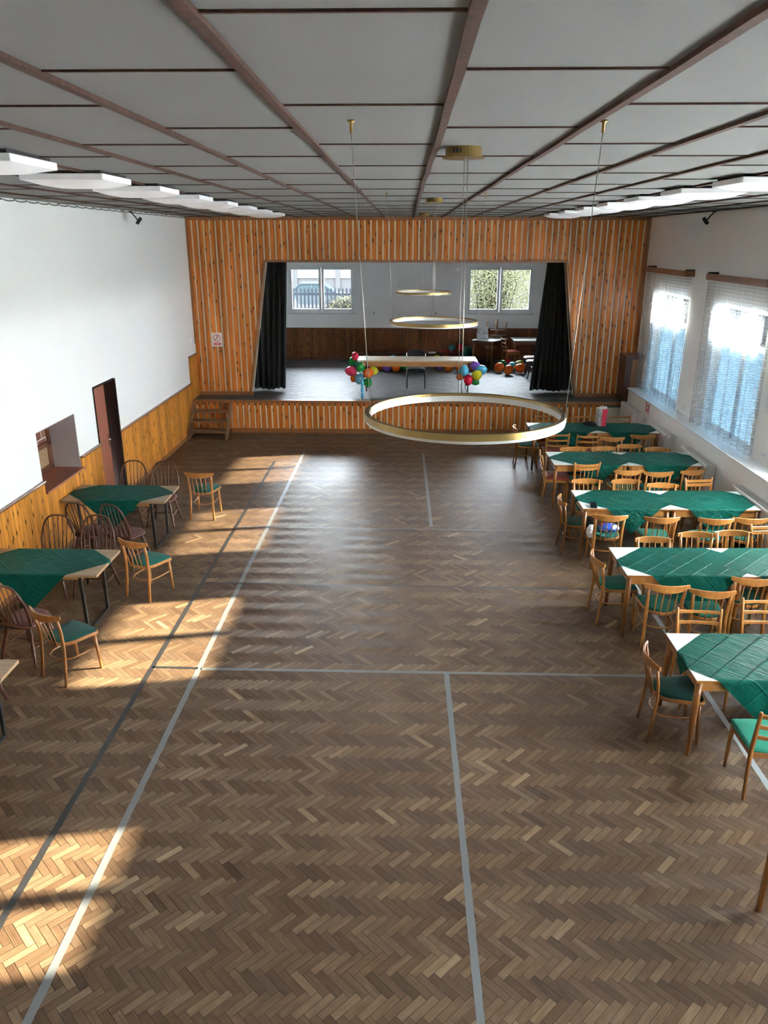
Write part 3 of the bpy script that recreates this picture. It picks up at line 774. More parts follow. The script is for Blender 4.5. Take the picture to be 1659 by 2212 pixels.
# ring pendants
RR = .518
def ring(cx, cy, ZR, lab):
    t = thing('ring_pendant', lab, 'pendant lamp', (cx, cy, ZR), 0, 'brass ring pendants')
    seg = 96
    def band(r0, r1, z0, z1):
        b = MB(); rings = []
        for rr, z in ((r0, z0), (r1, z0), (r1, z1), (r0, z1)):
            o = len(b.v); rings.append(o); b.v += [Vector((rr * math.cos(2 * math.pi * j / seg), rr * math.sin(2 * math.pi * j / seg), z)) for j in range(seg)]
        for i in range(4):
            a, c = rings[i], rings[(i + 1) % 4]
            for j in range(seg): b.face((a + j, a + (j + 1) % seg, c + (j + 1) % seg, c + j), True)
        return b
    b1 = band(RR - .024, RR, .018, .032); b1.sm = [False] * len(b1.sm); b1.build('band', 'brass', t)
    b3 = band(RR - .010, RR, .0, .018); b3.sm = [False] * len(b3.sm); b3.build('outer_band', 'brass', t)
    b2 = band(RR - .024, RR - .003, -.014, .0175); b2.v = b2.v; b2.sm = [False] * len(b2.sm); b2.build('diffuser', 'diffuser', t)
    dz = ZC - ZR
    cp = Vector((0, .70, 0))
    q = MB(); q.lathe([(.118, dz - .055), (.118, dz - .05), (.1, dz - .05), (.1, dz)], cp, 28, False); cn = q.build('canopy', 'brass', t)
    for k in range(3): q = MB(); q.b6(cp.x - .065 + k * .018, cp.x - .055 + k * .018, cp.y - .1035, cp.y - .08, dz - .035, dz - .012); q.build('vent_slot', 'ink', cn)
    for (ax, ay, bx_, by_) in ((-.55, -.33, -.475, -.215), (.52, -.31, .475, -.215)):
        q = MB(); q.lathe([(.007, dz - .05), (.007, dz - .012), (.015, dz - .008), (.015, dz)], (ax, ay, 0), 12); q.build('ceiling_anchor', 'brass', t)
        q = MB(); q.tube([(bx_, by_, .03), (ax, ay, dz - .048)], .0018, 6); q.build('suspension_wire', 'wire', t)
    q = MB(); q.tube([(0, RR - .01, .03), (0, .62, dz - .05)], .0018, 6); q.build('suspension_wire', 'wire', t)
    q = MB(); q.tube([(.02, RR - .01, .03), (.02, .63, dz - .05)], .0026, 6); q.build('power_cord', 'wire', t)
ring(.312, 3.95, 3.33, 'brass ring pendant hanging lowest in view, nearest the viewer')
ring(.336, 9.28, 3.28, 'brass ring pendant in the middle of the three')
ring(.33, 14.72, 3.28, 'brass ring pendant farthest away, hanging before the slatted wall')

# floodlights and cable
def flood(loc, rz, lab):
    t = thing('floodlight', lab, 'floodlight', loc, rz, 'black floodlights under the ceiling')
    q = MB(); q.box((0, 0, -.03), (.14, .05, .02), .003); q.tube([(-.07, 0, -.03), (-.085, .06, -.1), (-.085, .1, -.16)], .008); q.tube([(.07, 0, -.03), (.085, .06, -.1), (.085, .1, -.16)], .008); q.build('bracket', 'black', t)
    q = MB(); rm = Matrix.Rotation(R(-38), 3, 'X'); q.box((0, .12, -.17), (.17, .045, .13), .006, rm); h = q.build('housing', 'black', t)
    q = MB(); q.box(Vector((0, .12, -.17)) + rm @ Vector((0, .0235, 0)), (.14, .003, .1), 0, rm); q.build('front_glass', 'car_glass', h)
flood((-4.70, 13.95, ZC), R(-75), 'black floodlight under the ceiling at the left wall')
flood((5.14, 13.9, ZC), R(75), 'black floodlight under the ceiling at the right wall')
q = MB(); pts = []
y = .5
while y < 17.8:
    pts += [(XL + .012, y, ZC - .012), (XL + .012, y + .09, ZC - .03), (XL + .012, y + .2, ZC - .033), (XL + .03, y + .27, ZC - .025)]; y += .32
q.tube(pts, .006, 6); tag(q.build('wall_cable', 'cable'), 'dark cable sagging along the top edge of the left wall', 'cable')

# tape lines on the floor
def tape(lab, mat, pts, w):
    b = MB(); rng = random.Random(len(lab)); P = [Vector(q) for q in pts]; a, c = P[0], P[1]; n = max(4, int((c - a).length / .09)); d = (c - a).normalized(); e = Vector((-d.y, d.x))
    L0 = len(b.v)
    for i in range(n + 1):
        q = a + (c - a) * i / n; j1, j2 = rng.uniform(-.003, .003), rng.uniform(-.003, .003)
        b.v += [Vector((q.x + e.x * (w / 2 + j1), q.y + e.y * (w / 2 + j1), .0012)), Vector((q.x - e.x * (w / 2 + j2), q.y - e.y * (w / 2 + j2), .0012))]
    for i in range(n): b.face((L0 + 2 * i, L0 + 2 * i + 1, L0 + 2 * i + 3, L0 + 2 * i + 2))
    tag(b.build('floor_tape', mat), lab, 'tape line', 'tape lines on the parquet')
def tape_mat(name, c, wear):
    M = Mat(name); n1 = M.noise(M.coord(), 45, 4, .7)
    k = M.n('MapRange', {0: n1, 1: wear, 2: wear + .06, 3: 0.0, 4: 1.0}).outputs[0]
    return M.done(M.bsdf(M.mix(k, (*c, 1), (.30, .24, .17, 1)), .4))
MT['tape_grey'] = tape_mat('grey floor tape', (.17, .18, .185), .72)
MT['tape_black'] = tape_mat('worn black floor tape', (.022, .022, .024), .66)
MT['tape_pale'] = tape_mat('pale worn floor tape', (.36, .40, .43), .66)
tape('long worn black tape line running down the left side of the parquet', 'tape_black', ((-2.60, 1.0), (-2.60, 14.9)), .052)
tape('long grey tape line running just right of the black one', 'tape_grey', ((-2.115, 1.0), (-2.095, 15.6)), .056)
tape('grey tape line down the middle of the floor in the foreground', 'tape_grey', ((.475, 1.0), (.46, 6.93)), .05)
tape('grey tape line down the middle of the far floor half', 'tape_grey', ((.44, 11.2), (.40, 15.6)), .05)
tape('pale peeling tape line passing under the tables on the right', 'tape_pale', ((3.0, 1.0), (3.0, 9.6)), .055)
tape('thin dark tape line across the floor nearest the stage', 'tape_black', ((-2.08, 15.55), (2.2, 15.5)), .022)
tape('thin dark tape line across the floor second from the stage', 'tape_black', ((-2.57, 14.88), (2.2, 14.86)), .022)
tape('thin grey tape line across the middle of the floor', 'tape_grey', ((-2.57, 11.12), (3.0, 11.07)), .026)
tape('black tape line across the floor between the fourth table row and left chairs', 'tape_black', ((-2.57, 9.05), (3.0, 8.98)), .038)
tape('grey tape line across the floor in front of the fifth table row', 'tape_grey', ((-2.09, 6.93), (3.0, 6.92)), .045)
tape('short black tape piece joining the black and grey long lines', 'tape_black', ((-2.60, 6.95), (-2.12, 6.94)), .04)

# ------------------------------------------------------------------ tables
def table_right():
    t = thing('dining_table', '', 'table', (0, 0, 0), 0, 'white topped tables on the right')
    q = MB(); q.b6(-.6, .6, -.41, .41, .733, .755, .003); top = q.build('table_top', 'beech_dark', t)
    q = MB(); q.b6(-.596, .596, -.406, .406, .7545, .7575); q.build('laminate', 'laminate', top)
    q = MB()
    for (x0, x1, y0, y1) in ((-.55, .55, -.375, -.355), (-.55, .55, .355, .375), (-.56, -.54, -.36, .36), (.54, .56, -.36, .36)): q.b6(x0, x1, y0, y1, .635, .733, .002)
    q.build('apron', 'beech', t)
    for sx_ in (-1, 1):
        for sy_ in (-1, 1):
            q = MB(); q.tube([(sx_ * .555, sy_ * .365, .733), (sx_ * .56, sy_ * .37, .5), (sx_ * .57, sy_ * .38, 0)], [.031, .029, .019], 12); q.build('leg', 'beech_dark', t)
    return t
TR0 = table_right()
rowY = [14.76, 12.52, 10.36, 8.145, 6.02]
rown = ['row nearest the stage', 'second row from the stage', 'third row from the stage', 'fourth row from the stage', 'row nearest the viewer']
ft = True
for i, y in enumerate(rowY):
    for j, x in enumerate((3.045, 4.248)):
        if i == 4 and j == 1: x = 4.248
        o = TR0 if ft else copy_tree(TR0); ft = False
        o.location = (x, y, 0); o['label'] = '%s white-topped wooden table of %s' % (('aisle side', 'window side')[j], rown[i])
o = copy_tree(TR0); o.location = (2.955, 3.62, 0); o['label'] = 'table with only one wooden leg showing at the right picture edge, low in the foreground'
def cloth(cx, cy, D, rect, z, lab, mat, group, wob=1.0, seed=0, n=56, rot=0.0):
    x0, x1, y0, y1 = rect; vs, fs, uv = [], [], []; rng = random.Random(seed); p1 = rng.uniform(0, 6)
    cr, sr = math.cos(rot), math.sin(rot)
    for i in range(n + 1):
        for j in range(n + 1):
            s_, t_ = -1 + 2 * i / n, -1 + 2 * j / n
            X, Y = D * (s_ + t_) / 2, D * (t_ - s_) / 2
            X, Y = cx + X * cr - Y * sr, cy + X * sr + Y * cr; Z = z + .0015 + .002 * wob * (math.sin(X * 23 + p1) * math.sin(Y * 19 + p1) + 1)
            for ax in (0, 1):
                lo, hi = (x0, x1) if ax == 0 else (y0, y1); v = X if ax == 0 else Y; w_ = Y if ax == 0 else X
                d = lo - v if v < lo else (v - hi if v > hi else 0)
                if d > 0:
                    sg = -1 if v < lo else 1; edge = lo if v < lo else hi; e = .006
                    out = e * min(1, d / .012) + .012 * wob * min(1, d / .15) * (1 + math.sin(w_ * 26 + p1) + .6 * math.sin(w_ * 11 + 2 * p1)) * .5
                    nv = edge + sg * out; Z -= max(0, d - .004)
                    if ax == 0: X = nv
                    else: Y = nv
            vs.append((X, Y, Z)); uv.append((s_, t_))
    for i in range(n):
        for j in range(n):
            o = i * (n + 1) + j; fs.append((o, o + n + 1, o + n + 2, o + 1))
    me = bpy.data.meshes.new('tablecloth'); me.from_pydata(vs, [], fs); l = me.uv_layers.new(name='cloth')
    for lp in me.loops: l.data[lp.index].uv = uv[lp.vertex_index]
    me.polygons.foreach_set('use_smooth', [True] * len(fs)); me.materials.append(MT[mat]); me.update()
    o = bpy.data.objects.new('tablecloth', me); col.objects.link(o); tag(o, lab, 'tablecloth', group)
for i, y in enumerate(rowY):
    for j, x in enumerate((3.045, 4.248)):
        lab = '%s green tablecloth laid diagonally, %s' % (('aisle side', 'window side')[j], rown[i])
        cloth((([3.15, 3.16, 3.13, 3.20, 3.15][i]) if j == 0 else 4.26), y + ([.01, 0, .0, -.06, -.08][i] if j == 0 else 0.0), (.79, .78, .775, .84, .86)[i] if j == 0 else .80, (2.445, 4.848, y - .41, y + .41), .7575 + .003 * j, lab, 'cloth' if i >= 3 else 'cloth_crumpled', 'green cloths on the right tables', 1.0, i * 2 + j)

def table_left():
    t = thing('dining_table', '', 'table', (0, 0, 0), 0, 'oak topped tables on the left')
    q = MB(); q.b6(-.735, .735, -.37, .37, .722, .755, .003); q.build('table_top', 'oak_top', t)
    for s_ in (-1, 1):
        q = MB(); x = s_ * .52; path = [(x, -.31, .72), (x - 0, -.27, .013), (x, .31, .013), (x, .33, .72)]
        for a, c in zip(path, path[1:]): q.ribbon([a, c], .04, .025, up=(1, 0, 0))
        q.b6(x - .02, x + .02, -.33, .33, .705, .722); q.build('leg_frame', 'black', t)
    q = MB(); q.b6(-.5, .5, -.2, -.18, .62, .71, .003); q.build('apron', 'orange_wood', t)
    return t
TL0 = table_left(); lab3 = ['beside the door', 'before the serving hatch', 'cut by the picture edge']
tlY = [10.445, 7.945, 5.42]
for i, y in enumerate(tlY):
    o = TL0 if i == 0 else copy_tree(TL0)
    o.location = (-4.07, y, 0); o.rotation_euler = (0, 0, 0); o['label'] = 'oak-topped table on black legs at the left wall, ' + lab3[i]
    cloth(-4.09, y + .01, .80, (-4.805, -3.335, y - .37, y + .37), .755, 'dark green tablecloth on the left wall table ' + ['beside the door', 'before the serving hatch', 'nearest the viewer'][i], 'cloth', 'green cloths on the left tables', .5, 40 + i)

# ------------------------------------------------------------------ chairs (face +y)
def seat_outline(wf, wr, yf, yr, n=14):
    out = []
    for i in range(n + 1):          # rear arc, from right to left through the back
        a = -math.pi * i / n; out.append((wr * math.cos(a), yr + .16 + (.16) * math.sin(a)))
    out = out[::-1]                 # left-rear ... right-rear
    pts = out + [(wf - .004, yf - .06), (wf, yf - .03), (wf - .025, yf - .003), (wf * .5, yf + .008), (0, yf + .012), (-wf * .5, yf + .008), (-wf + .025, yf - .003), (-wf, yf - .03), (-wf + .004, yf - .06)]
    return pts
def lowframe(t, wd, rear=.185):
    for s_ in (-1, 1):
        q = MB(); q.tube([(s_ * .172, .165, .43), (s_ * .178, .178, .2), (s_ * .185, .19, 0)], [.019, .017, .0125], 8, up=(0, 1, 0)); q.build('front_leg', wd, t)
    q = MB(); path = [(-.17, .165, .255), (-.165, .0, .25), (-.155, -.1, .25), (-.11, -.168, .25), (-.05, -.19, .25), (.05, -.19, .25), (.11, -.168, .25), (.155, -.1, .25), (.165, 0, .25), (.17, .165, .255)]
    q.tube(path, .009, 8); q.build('stretcher', wd, t)
def chair_spindle(wd, seat, name='spindle_chair'):
    t = thing(name, '', 'chair')
    ol = seat_outline(.208, .18, .205, -.205)
    q = MB(); q.slab([(x * 1.02, y * 1.02) for x, y in ol], .405, .442, .006); q.build('seat_frame', wd, t)
    q = MB(); q.slab([(x * .97, y * .97) for x, y in ol], .436, .462, .012, .01); q.build('seat_pad', seat, t)
    lowframe(t, wd)
    for s_ in (-1, 1):
        q = MB(); q.tube([(s_ * .187, -.24, 0), (s_ * .18, -.213, .22), (s_ * .176, -.197, .43), (s_ * .18, -.205, .58), (s_ * .192, -.24, .78)], [.013, .0145, .016, .015, .012], 8, ry=.018, up=(1, 0, 0)); q.build('rear_leg', wd, t)
    q = MB(); n = 15
    path = arc(n, lambda k: (k * .232, -.218 - .072 * (1 - k * k) - .004, .765 - .016 * (1 - k * k)))
    hs = [.042 + .046 * (1 - abs(-1 + 2 * i / (n - 1)) ** 2.2) for i in range(n)]
    q.ribbon(path, hs, .019); q.build('crest_rail', wd, t)
    for x in (-.105, -.036, .036, .105):
        q = MB(); q.tube([(x, -.222 - .072 * (1 - (x / .232) ** 2), .745), (x * .97, -.245, .58), (x * .9, -.205, .41)], [.0055, .007, .0065], 6); q.build('spindle', wd, t)
    return t
def chair_slat(wd, seat, name='slat_spindle_chair'):
    t = thing(name, '', 'chair')
    ol = seat_outline(.208, .18, .205, -.205)
    q = MB(); q.slab([(x * 1.02, y * 1.02) for x, y in ol], .405, .442, .006); q.build('seat_frame', wd, t)
    q = MB(); q.slab([(x * .97, y * .97) for x, y in ol], .436, .462, .012, .01); q.build('seat_pad', seat, t)
    lowframe(t, wd)
    for s_ in (-1, 1):
        q = MB(); q.tube([(s_ * .185, -.24, 0), (s_ * .178, -.205, .43), (s_ * .19, -.225, .62), (s_ * .208, -.262, .815), (s_ * .209, -.264, .825)], [.013, .016, .015, .013, .006], 8, ry=.018, up=(1, 0, 0)); q.build('rear_leg', wd, t)
    for z, h, dy in ((.775, .044, -.25), (.718, .05, -.238)):
        q = MB(); q.ribbon(arc(11, lambda k: (k * .198, dy - .03 * (1 - k * k), z - .012 * (1 - k * k))), h, .016); q.build('back_slat', wd, t)
    for x in (-.1, -.034, .034, .1):
        q = MB(); q.tube([(x, -.262, .70), (x * .9, -.208, .41)], .006, 6); q.build('spindle', wd, t)
    return t
def chair_ladder(wd, seat, name='ladder_back_chair', slats=3):
    t = thing(name, '', 'chair')
    ol = [(-.2, -.2), (-.1, -.212), (0, -.215), (.1, -.212), (.2, -.2), (.208, -.18), (.225, .18), (.215, .205), (.1, .215), (0, .218), (-.1, .215), (-.215, .205), (-.225, .18), (-.208, -.18)]
    q = MB(); q.slab(ol, .425, .468, .018, .012); q.build('seat_pad', seat, t)
    q = MB()
    for (a, c) in (((-.2, .185), (.2, .185)), ((-.19, -.19), (.19, -.19)), ((-.2, .19), (-.185, -.19)), ((.2, .19), (.185, -.19))): q.ribbon([(a[0], a[1], .40), (c[0], c[1], .40)], .055, .02)
    q.build('seat_frame', wd, t)
    for s_ in (-1, 1):
        q = MB(); q.tube([(s_ * .198, .178, .43), (s_ * .202, .182, .3), (s_ * .208, .192, 0)], [.021, .02, .0115], 10); q.build('front_leg', wd, t)
        q = MB(); q.tube([(s_ * .2, -.225, 0), (s_ * .196, -.2, .25), (s_ * .194, -.195, .45), (s_ * .2, -.235, .66), (s_ * .205, -.268, .825), (s_ * .2055, -.271, .838), (s_ * .206, -.272, .842)], [.0125, .016, .0185, .017, .015, .012, .003], 10); q.build('rear_leg', wd, t)
    for k in range(slats):
        z = .80 - k * .105; y = -.195 - (z - .45) * .19
        q = MB(); q.ribbon(arc(11, lambda kk: (kk * .198, y - .026 * (1 - kk * kk), z - .006 * (1 - kk * kk))), [.03 + .008 * abs(-1 + 2 * i / 10) for i in range(11)], .015); q.build('back_slat', wd, t)
    return t
def chair_windsor(name='windsor_chair'):
    wd = 'walnut'; t = thing(name, '', 'chair')
    n = 28; ol = []
    for i in range(n):
        a = 2 * math.pi * i / n; x, y = math.cos(a), math.sin(a)
        k = 1 / (abs(x) ** 3.2 + abs(y) ** 3.2) ** (1 / 3.2); w_ = .215 if y > 0 else .195 + .02 * (1 + y)
        ol.append((w_ * k * x, .205 * k * y))
    q = MB(); q.slab(ol, .41, .45, .014); q.build('seat', wd, t)
    q = MB(); q.slab([(x * .93, y * .93) for x, y in ol], .448, .466, .009, .004); q.build('seat_pad', 'seat_pink', t)
    def hoop(a):            # a 0..pi
        x = .222 * math.cos(a); h = math.sin(a)
        sx_ = math.copysign(abs(math.cos(a)) ** .62, math.cos(a)) * .222
        z = .45 + .485 * h ** .8; return Vector((sx_ if z > .62 else sx_ * (.86 + .14 * (z - .45) / .17), -.155 - (z - .45) * .24, z))
    q = MB(); q.tube([hoop(math.pi * i / 32) for i in range(33)], .0125, 8); q.build('back_hoop', wd, t)
    for k in range(-3, 4):
        xt = k * .062; best = min((hoop(math.pi * i / 300) for i in range(20, 281)), key=lambda v: abs(v.x - xt)); xb = k * .05
        bt = Vector((xb, -.178 + .1 * (xb / .2) ** 2, .45)); P = [bt.lerp(best, s_) for s_ in (0, .12, .25, .42, .6, 1)]
        q = MB(); q.tube(P, [.006, .008, .0115, .008, .006, .0055], 7); q.build('spindle', wd, t)
    prof = [(0, .013), (.06, .016), (.14, .021), (.26, .024), (.32, .015), (.345, .021), (.37, .014), (.45, .019), (.6, .023), (.72, .015), (.74, .020), (.77, .014), (.88, .017), (1, .011)]
    LG = {}
    for sx_ in (-1, 1):
        for sy_ in (-1, 1):
            a = Vector((sx_ * .135, sy_ * .125, .415)); c = Vector((sx_ * .215, sy_ * .215, 0)); LG[sx_, sy_] = (a, c)
            q = MB(); q.tube([a.lerp(c, k) for k, _ in prof], [rr for _, rr in prof], 9); q.build('leg', wd, t)
    st_ = [(0, .007), (.3, .010), (.46, .014), (.5, .011), (.54, .014), (.7, .010), (1, .007)]
    for sx_ in (-1, 1):
        a = LG[sx_, -1][0].lerp(LG[sx_, -1][1], .55); c = LG[sx_, 1][0].lerp(LG[sx_, 1][1], .55)
        q = MB(); q.tube([a.lerp(c, k) for k, _ in st_], [rr for _, rr in st_], 7); q.build('stretcher', wd, t)
    z = LG[1, 1][0].lerp(LG[1, 1][1], .55); q = MB(); q.tube([Vector((-z.x, 0, z.z)).lerp(Vector((z.x, 0, z.z)), k) for k, _ in st_], [rr for _, rr in st_], 7); q.build('stretcher', wd, t)
    return t
PROTO = {}
def place(kind, x, y, rz, label, group, z=0.0, flip=False, scale=1.0):
    mk = dict(A=lambda: chair_spindle('beech', 'seat_green'), Ad=lambda: chair_spindle('beech_dark', 'seat_dark'), C=lambda: chair_slat('beech', 'seat_green'), Cd=lambda: chair_slat('beech', 'seat_dark'),
              B=lambda: chair_ladder('beech', 'seat_red'), Bg=lambda: chair_ladder('beech_dark', 'seat_plush'), Bc=lambda: chair_ladder('beech', 'seat_coral', slats=2), Bs=lambda: chair_ladder('beech', 'seat_coral'), W=chair_windsor)
    if kind not in PROTO: PROTO[kind] = mk[kind](); o = PROTO[kind]
    else: o = copy_tree(PROTO[kind])
    o.location = (x, y, z); o.rotation_euler = (math.pi if flip else 0, 0, R(rz)); o['label'] = label; o['group'] = group
    return o
def atcrest(kind, cx, cy, rz, label, group, d=.245, **kw):    # place by the crest of the back
    a = R(rz); return place(kind, cx + -math.sin(a) * d, cy + math.cos(a) * d, rz, label, group, **kw)
G = 'wooden chairs around the right tables'
T = ['the row nearest the stage', 'the second row from stage', 'the third row from stage', 'the fourth row from stage', 'the row nearest the viewer']
# row 1
atcrest('B', 2.88, 15.55, 180, 'ladder-back chair stage side of %s, leftmost of three' % T[0], G)
atcrest('B', 3.65, 15.50, 180, 'ladder-back chair stage side of %s, middle of three' % T[0], G)
atcrest('B', 4.40, 15.52, 180, 'ladder-back chair stage side of %s, rightmost of three by the radiator' % T[0], G)
place('A', 2.41, 14.67, -93, 'spindle-back chair with green seat at the aisle end of %s' % T[0], G)
atcrest('B', 2.85, 13.98, -3, 'red-seated ladder-back chair viewer side of %s, leftmost, pulled out' % T[0], G, d=.26)
atcrest('B', 3.39, 13.88, -2, 'red-seated ladder-back chair viewer side of %s, second from left' % T[0], G, d=.26)
atcrest('A', 3.83, 13.90, -2, 'green-seated spindle-back chair viewer side of %s, third from left' % T[0], G)
atcrest('A', 4.45, 14.08, -4, 'green-seated spindle-back chair viewer side of %s, nearest the radiator' % T[0], G)
# row 2
atcrest('A', 2.95, 13.10, 180, 'spindle-back chair stage side of %s, leftmost of four' % T[1], G)
atcrest('A', 3.50, 13.16, 184, 'spindle-back chair stage side of %s, second from left' % T[1], G)
atcrest('A', 3.98, 13.32, 180, 'spindle-back chair stage side of %s, third from left, pulled back highest' % T[1], G)
atcrest('A', 4.41, 13.12, 175, 'spindle-back chair stage side of %s, nearest the radiator' % T[1], G)
place('B', 2.57, 12.55, -94, 'red-seated ladder-back chair at the aisle end of %s' % T[1], G)
atcrest('Cd', 2.97, 12.05, 6, 'slat-topped spindle chair with dark seat viewer side of %s, leftmost' % T[1], G, d=.26)
atcrest('A', 3.55, 11.74, 0, 'green-seated spindle-back chair viewer side of %s, second from left' % T[1], G)
atcrest('A', 4.0, 11.66, 3, 'green-seated spindle-back chair viewer side of %s, third from left' % T[1], G)
atcrest('A', 4.58, 11.78, 20, 'green-seated spindle-back chair viewer side of %s, turned, nearest the radiator' % T[1], G)
# row 3
atcrest('A', 2.77, 11.20, 179, 'spindle-back chair stage side of %s, leftmost of four' % T[2], G)
atcrest('A', 3.36, 11.20, 180, 'spindle-back chair stage side of %s, second from left' % T[2], G)
atcrest('A', 3.85, 11.02, 176, 'spindle-back chair stage side of %s, third from left, sitting lowest' % T[2], G)
atcrest('C', 4.46, 11.22, 186, 'slat-topped spindle chair stage side of %s, beside the radiator' % T[2], G)
place('Ad', 2.47, 10.29, -92, 'dark-seated spindle-back chair at the aisle end of %s' % T[2], G)
atcrest('A', 2.73, 9.61, -3, 'spindle-back chair with shopping bags on its seat, viewer side of %s' % T[2], G)
atcrest('A', 3.39, 9.55, -1, 'green-seated spindle-back chair viewer side of %s, second from left' % T[2], G)
atcrest('A', 4.08, 9.52, -2, 'green-seated spindle-back chair viewer side of %s, third from left' % T[2], G)
atcrest('A', 4.54, 9.55, -4, 'green-seated spindle-back chair viewer side of %s, rightmost' % T[2], G)
# row 4
atcrest('A', 3.05, 8.79, 178, 'spindle-back chair stage side of %s, leftmost of four' % T[3], G)
atcrest('A', 3.63, 8.98, 177, 'spindle-back chair stage side of %s, second from left' % T[3], G)
atcrest('A', 4.10, 9.04, 178, 'spindle-back chair stage side of %s, third from left' % T[3], G)
atcrest('C', 4.60, 9.22, 186, 'slat-topped spindle chair stage side of %s, rightmost at the picture edge' % T[3], G)
place('A', 2.47, 8.22, -86, 'spindle-back chair with worn green seat at the aisle end of %s' % T[3], G)
atcrest('A', 2.79, 7.44, -4, 'green-seated spindle-back chair viewer side of %s, leftmost' % T[3], G)
atcrest('A', 3.22, 7.32, -6, 'green-seated spindle-back chair viewer side of %s, middle of three' % T[3], G)
atcrest('A', 3.78, 7.64, -5, 'green-seated spindle-back chair viewer side of %s, rightmost of three' % T[3], G)
# row 5
atcrest('Bc', 2.88, 6.78, 176, 'coral-seated ladder-back chair stage side of %s' % T[4], G, d=.26)
atcrest('Bs', 3.60, 7.02, 180, 'ladder-back chair stage side of %s, cut by the right picture edge' % T[4], G, d=.26)
place('Ad', 2.43, 5.99, -93, 'dark-seated spindle-back chair at the aisle end of %s' % T[4], G)
place('Bg', 2.94, 5.30, -3, 'ladder-back chair with plush green seat viewer side of %s' % T[4], G)
# left side
GL = 'chairs around the left tables'
place('W', -4.24, 11.25, 180, 'brown hoop-back chair before the door, stage side of the far left table', GL)
place('W', -3.74, 11.22, 180, 'brown hoop-back chair, right one on the stage side of the far left table', GL)
place('W', -4.25, 9.72, -17, 'brown hoop-back chair against the wainscot, viewer side of the far left table', GL)
place('W', -3.76, 9.66, -20, 'brown hoop-back chair, pink pad, right one on the viewer side of the far left table', GL)
place('W', -4.36, 8.72, 178, 'brown hoop-back chair nearest the wainscot on the stage side of the middle left table', GL)
place('W', -3.86, 8.73, 178, 'brown hoop-back chair, right one on the stage side of the middle left table', GL)
place('W', -3.96, 7.16, -14, 'brown hoop-back chair with pink pad on the viewer side of the middle left table', GL)
place('W', -4.07, 6.15, 172, 'brown hoop-back chair cut by the left picture edge, stage side of the nearest left table', GL)
place('A', -3.18, 11.64, -3, 'honey spindle-back chair with green seat standing free near the far left table', GL)
place('A', -3.17, 8.75, -25, 'honey spindle-back chair with green seat turned beside the middle left table', GL)
place('Ad', -3.38, 6.85, -30, 'dark-seated spindle-back chair turned away in front of the nearest left table', GL)

# ------------------------------------------------------------------ small things on the tables
gb = thing('gift_bag', 'red paper gift bag standing on the tables of the row nearest the stage', 'gift bag', (3.87, 14.93, .764), R(8))
q = MB(); q.poly([(-.02, -.06, 0), (.075, -.06, 0), (.085, -.065, .33), (-.02, -.065, .33)], (0, .11, 0)); q.build('red_side', 'red_paper', gb)
q = MB(); q.poly([(-.075, -.055, 0), (-.022, -.06, 0), (-.022, -.065, .33), (-.08, -.06, .34)], (0, .11, 0)); q.build('patterned_side', 'bag_grey', gb)
q = MB(); rng = random.Random(2)
for k in range(26):
    a = Vector((rng.uniform(-.06, .06), rng.uniform(-.04, .03), .33)); d = Vector((rng.uniform(-.05, .05), rng.uniform(-.04, .04), rng.uniform(.02, .06))); e = d.cross(Vector((rng.random(), rng.random(), rng.random()))).normalized() * .014
    o = len(q.v); q.v += [a - e, a + e, a + d + e, a + d - e]; q.face((o, o + 1, o + 2, o + 3))
q.build('tissue_paper', 'white_plastic', gb)
q = MB(); q.slab([(.13 * math.cos(a * .3927), .08 * math.sin(a * .3927)) for a in range(16)], 0, .035, .012, .03); cp_ = q.build('cap', 'black_fabric', loc=(3.66, 15.02, .767)); tag(cp_, 'black soft cap lying beside the red gift bag', 'cap')
q = MB(); q.box((0, 0, .0), (.09, .15, .012), .004, Matrix.Rotation(R(14), 3, 'X'))
ph = thing('phone', 'black phone propped on the aisle corner of the third table row from the stage', 'phone', (2.60, 10.02, .785), R(-6)); q.build('body', 'black', ph)
q = MB(); q.box((0, 0, .0065), (.08, .138, .001), 0, Matrix.Rotation(R(14), 3, 'X')); q.build('screen', 'car_glass', ph)
q = MB(); q.b6(-.03, .03, -.01, .06, -.024, -.003); q.build('stand', 'black', ph)
def crumple(name, lab, mat, loc, d, seed, cat='bag'):
    bm = bmesh.new(); bmesh.ops.create_icosphere(bm, subdivisions=4, radius=1.0); rng = random.Random(seed); ks = [(Vector((rng.gauss(0, 1), rng.gauss(0, 1), rng.gauss(0, 1))) * 3.2, rng.uniform(0, 6)) for _ in range(9)]
    for v in bm.verts:
        s_ = sum(abs(math.sin(v.co.dot(k) + q_)) for k, q_ in ks) / 9; v.co *= .72 + .42 * s_
        v.co = Vector((v.co.x * d[0], v.co.y * d[1], max(-.75, v.co.z) * d[2]))
    b = MB(); b.add_bm(bm); o = b.build(name, mat, loc=loc); tag(o, lab, cat); return o
crumple('shopping_bag', 'crumpled blue, white and red plastic bag lying on a chair seat', 'bag_blue', (2.80, 9.86, .515), (.135, .11, .06), 4)
crumple('shopping_bag', 'crumpled white plastic bag hanging over the left edge of a chair seat', 'white_plastic', (2.545, 9.80, .48), (.06, .07, .10), 9)

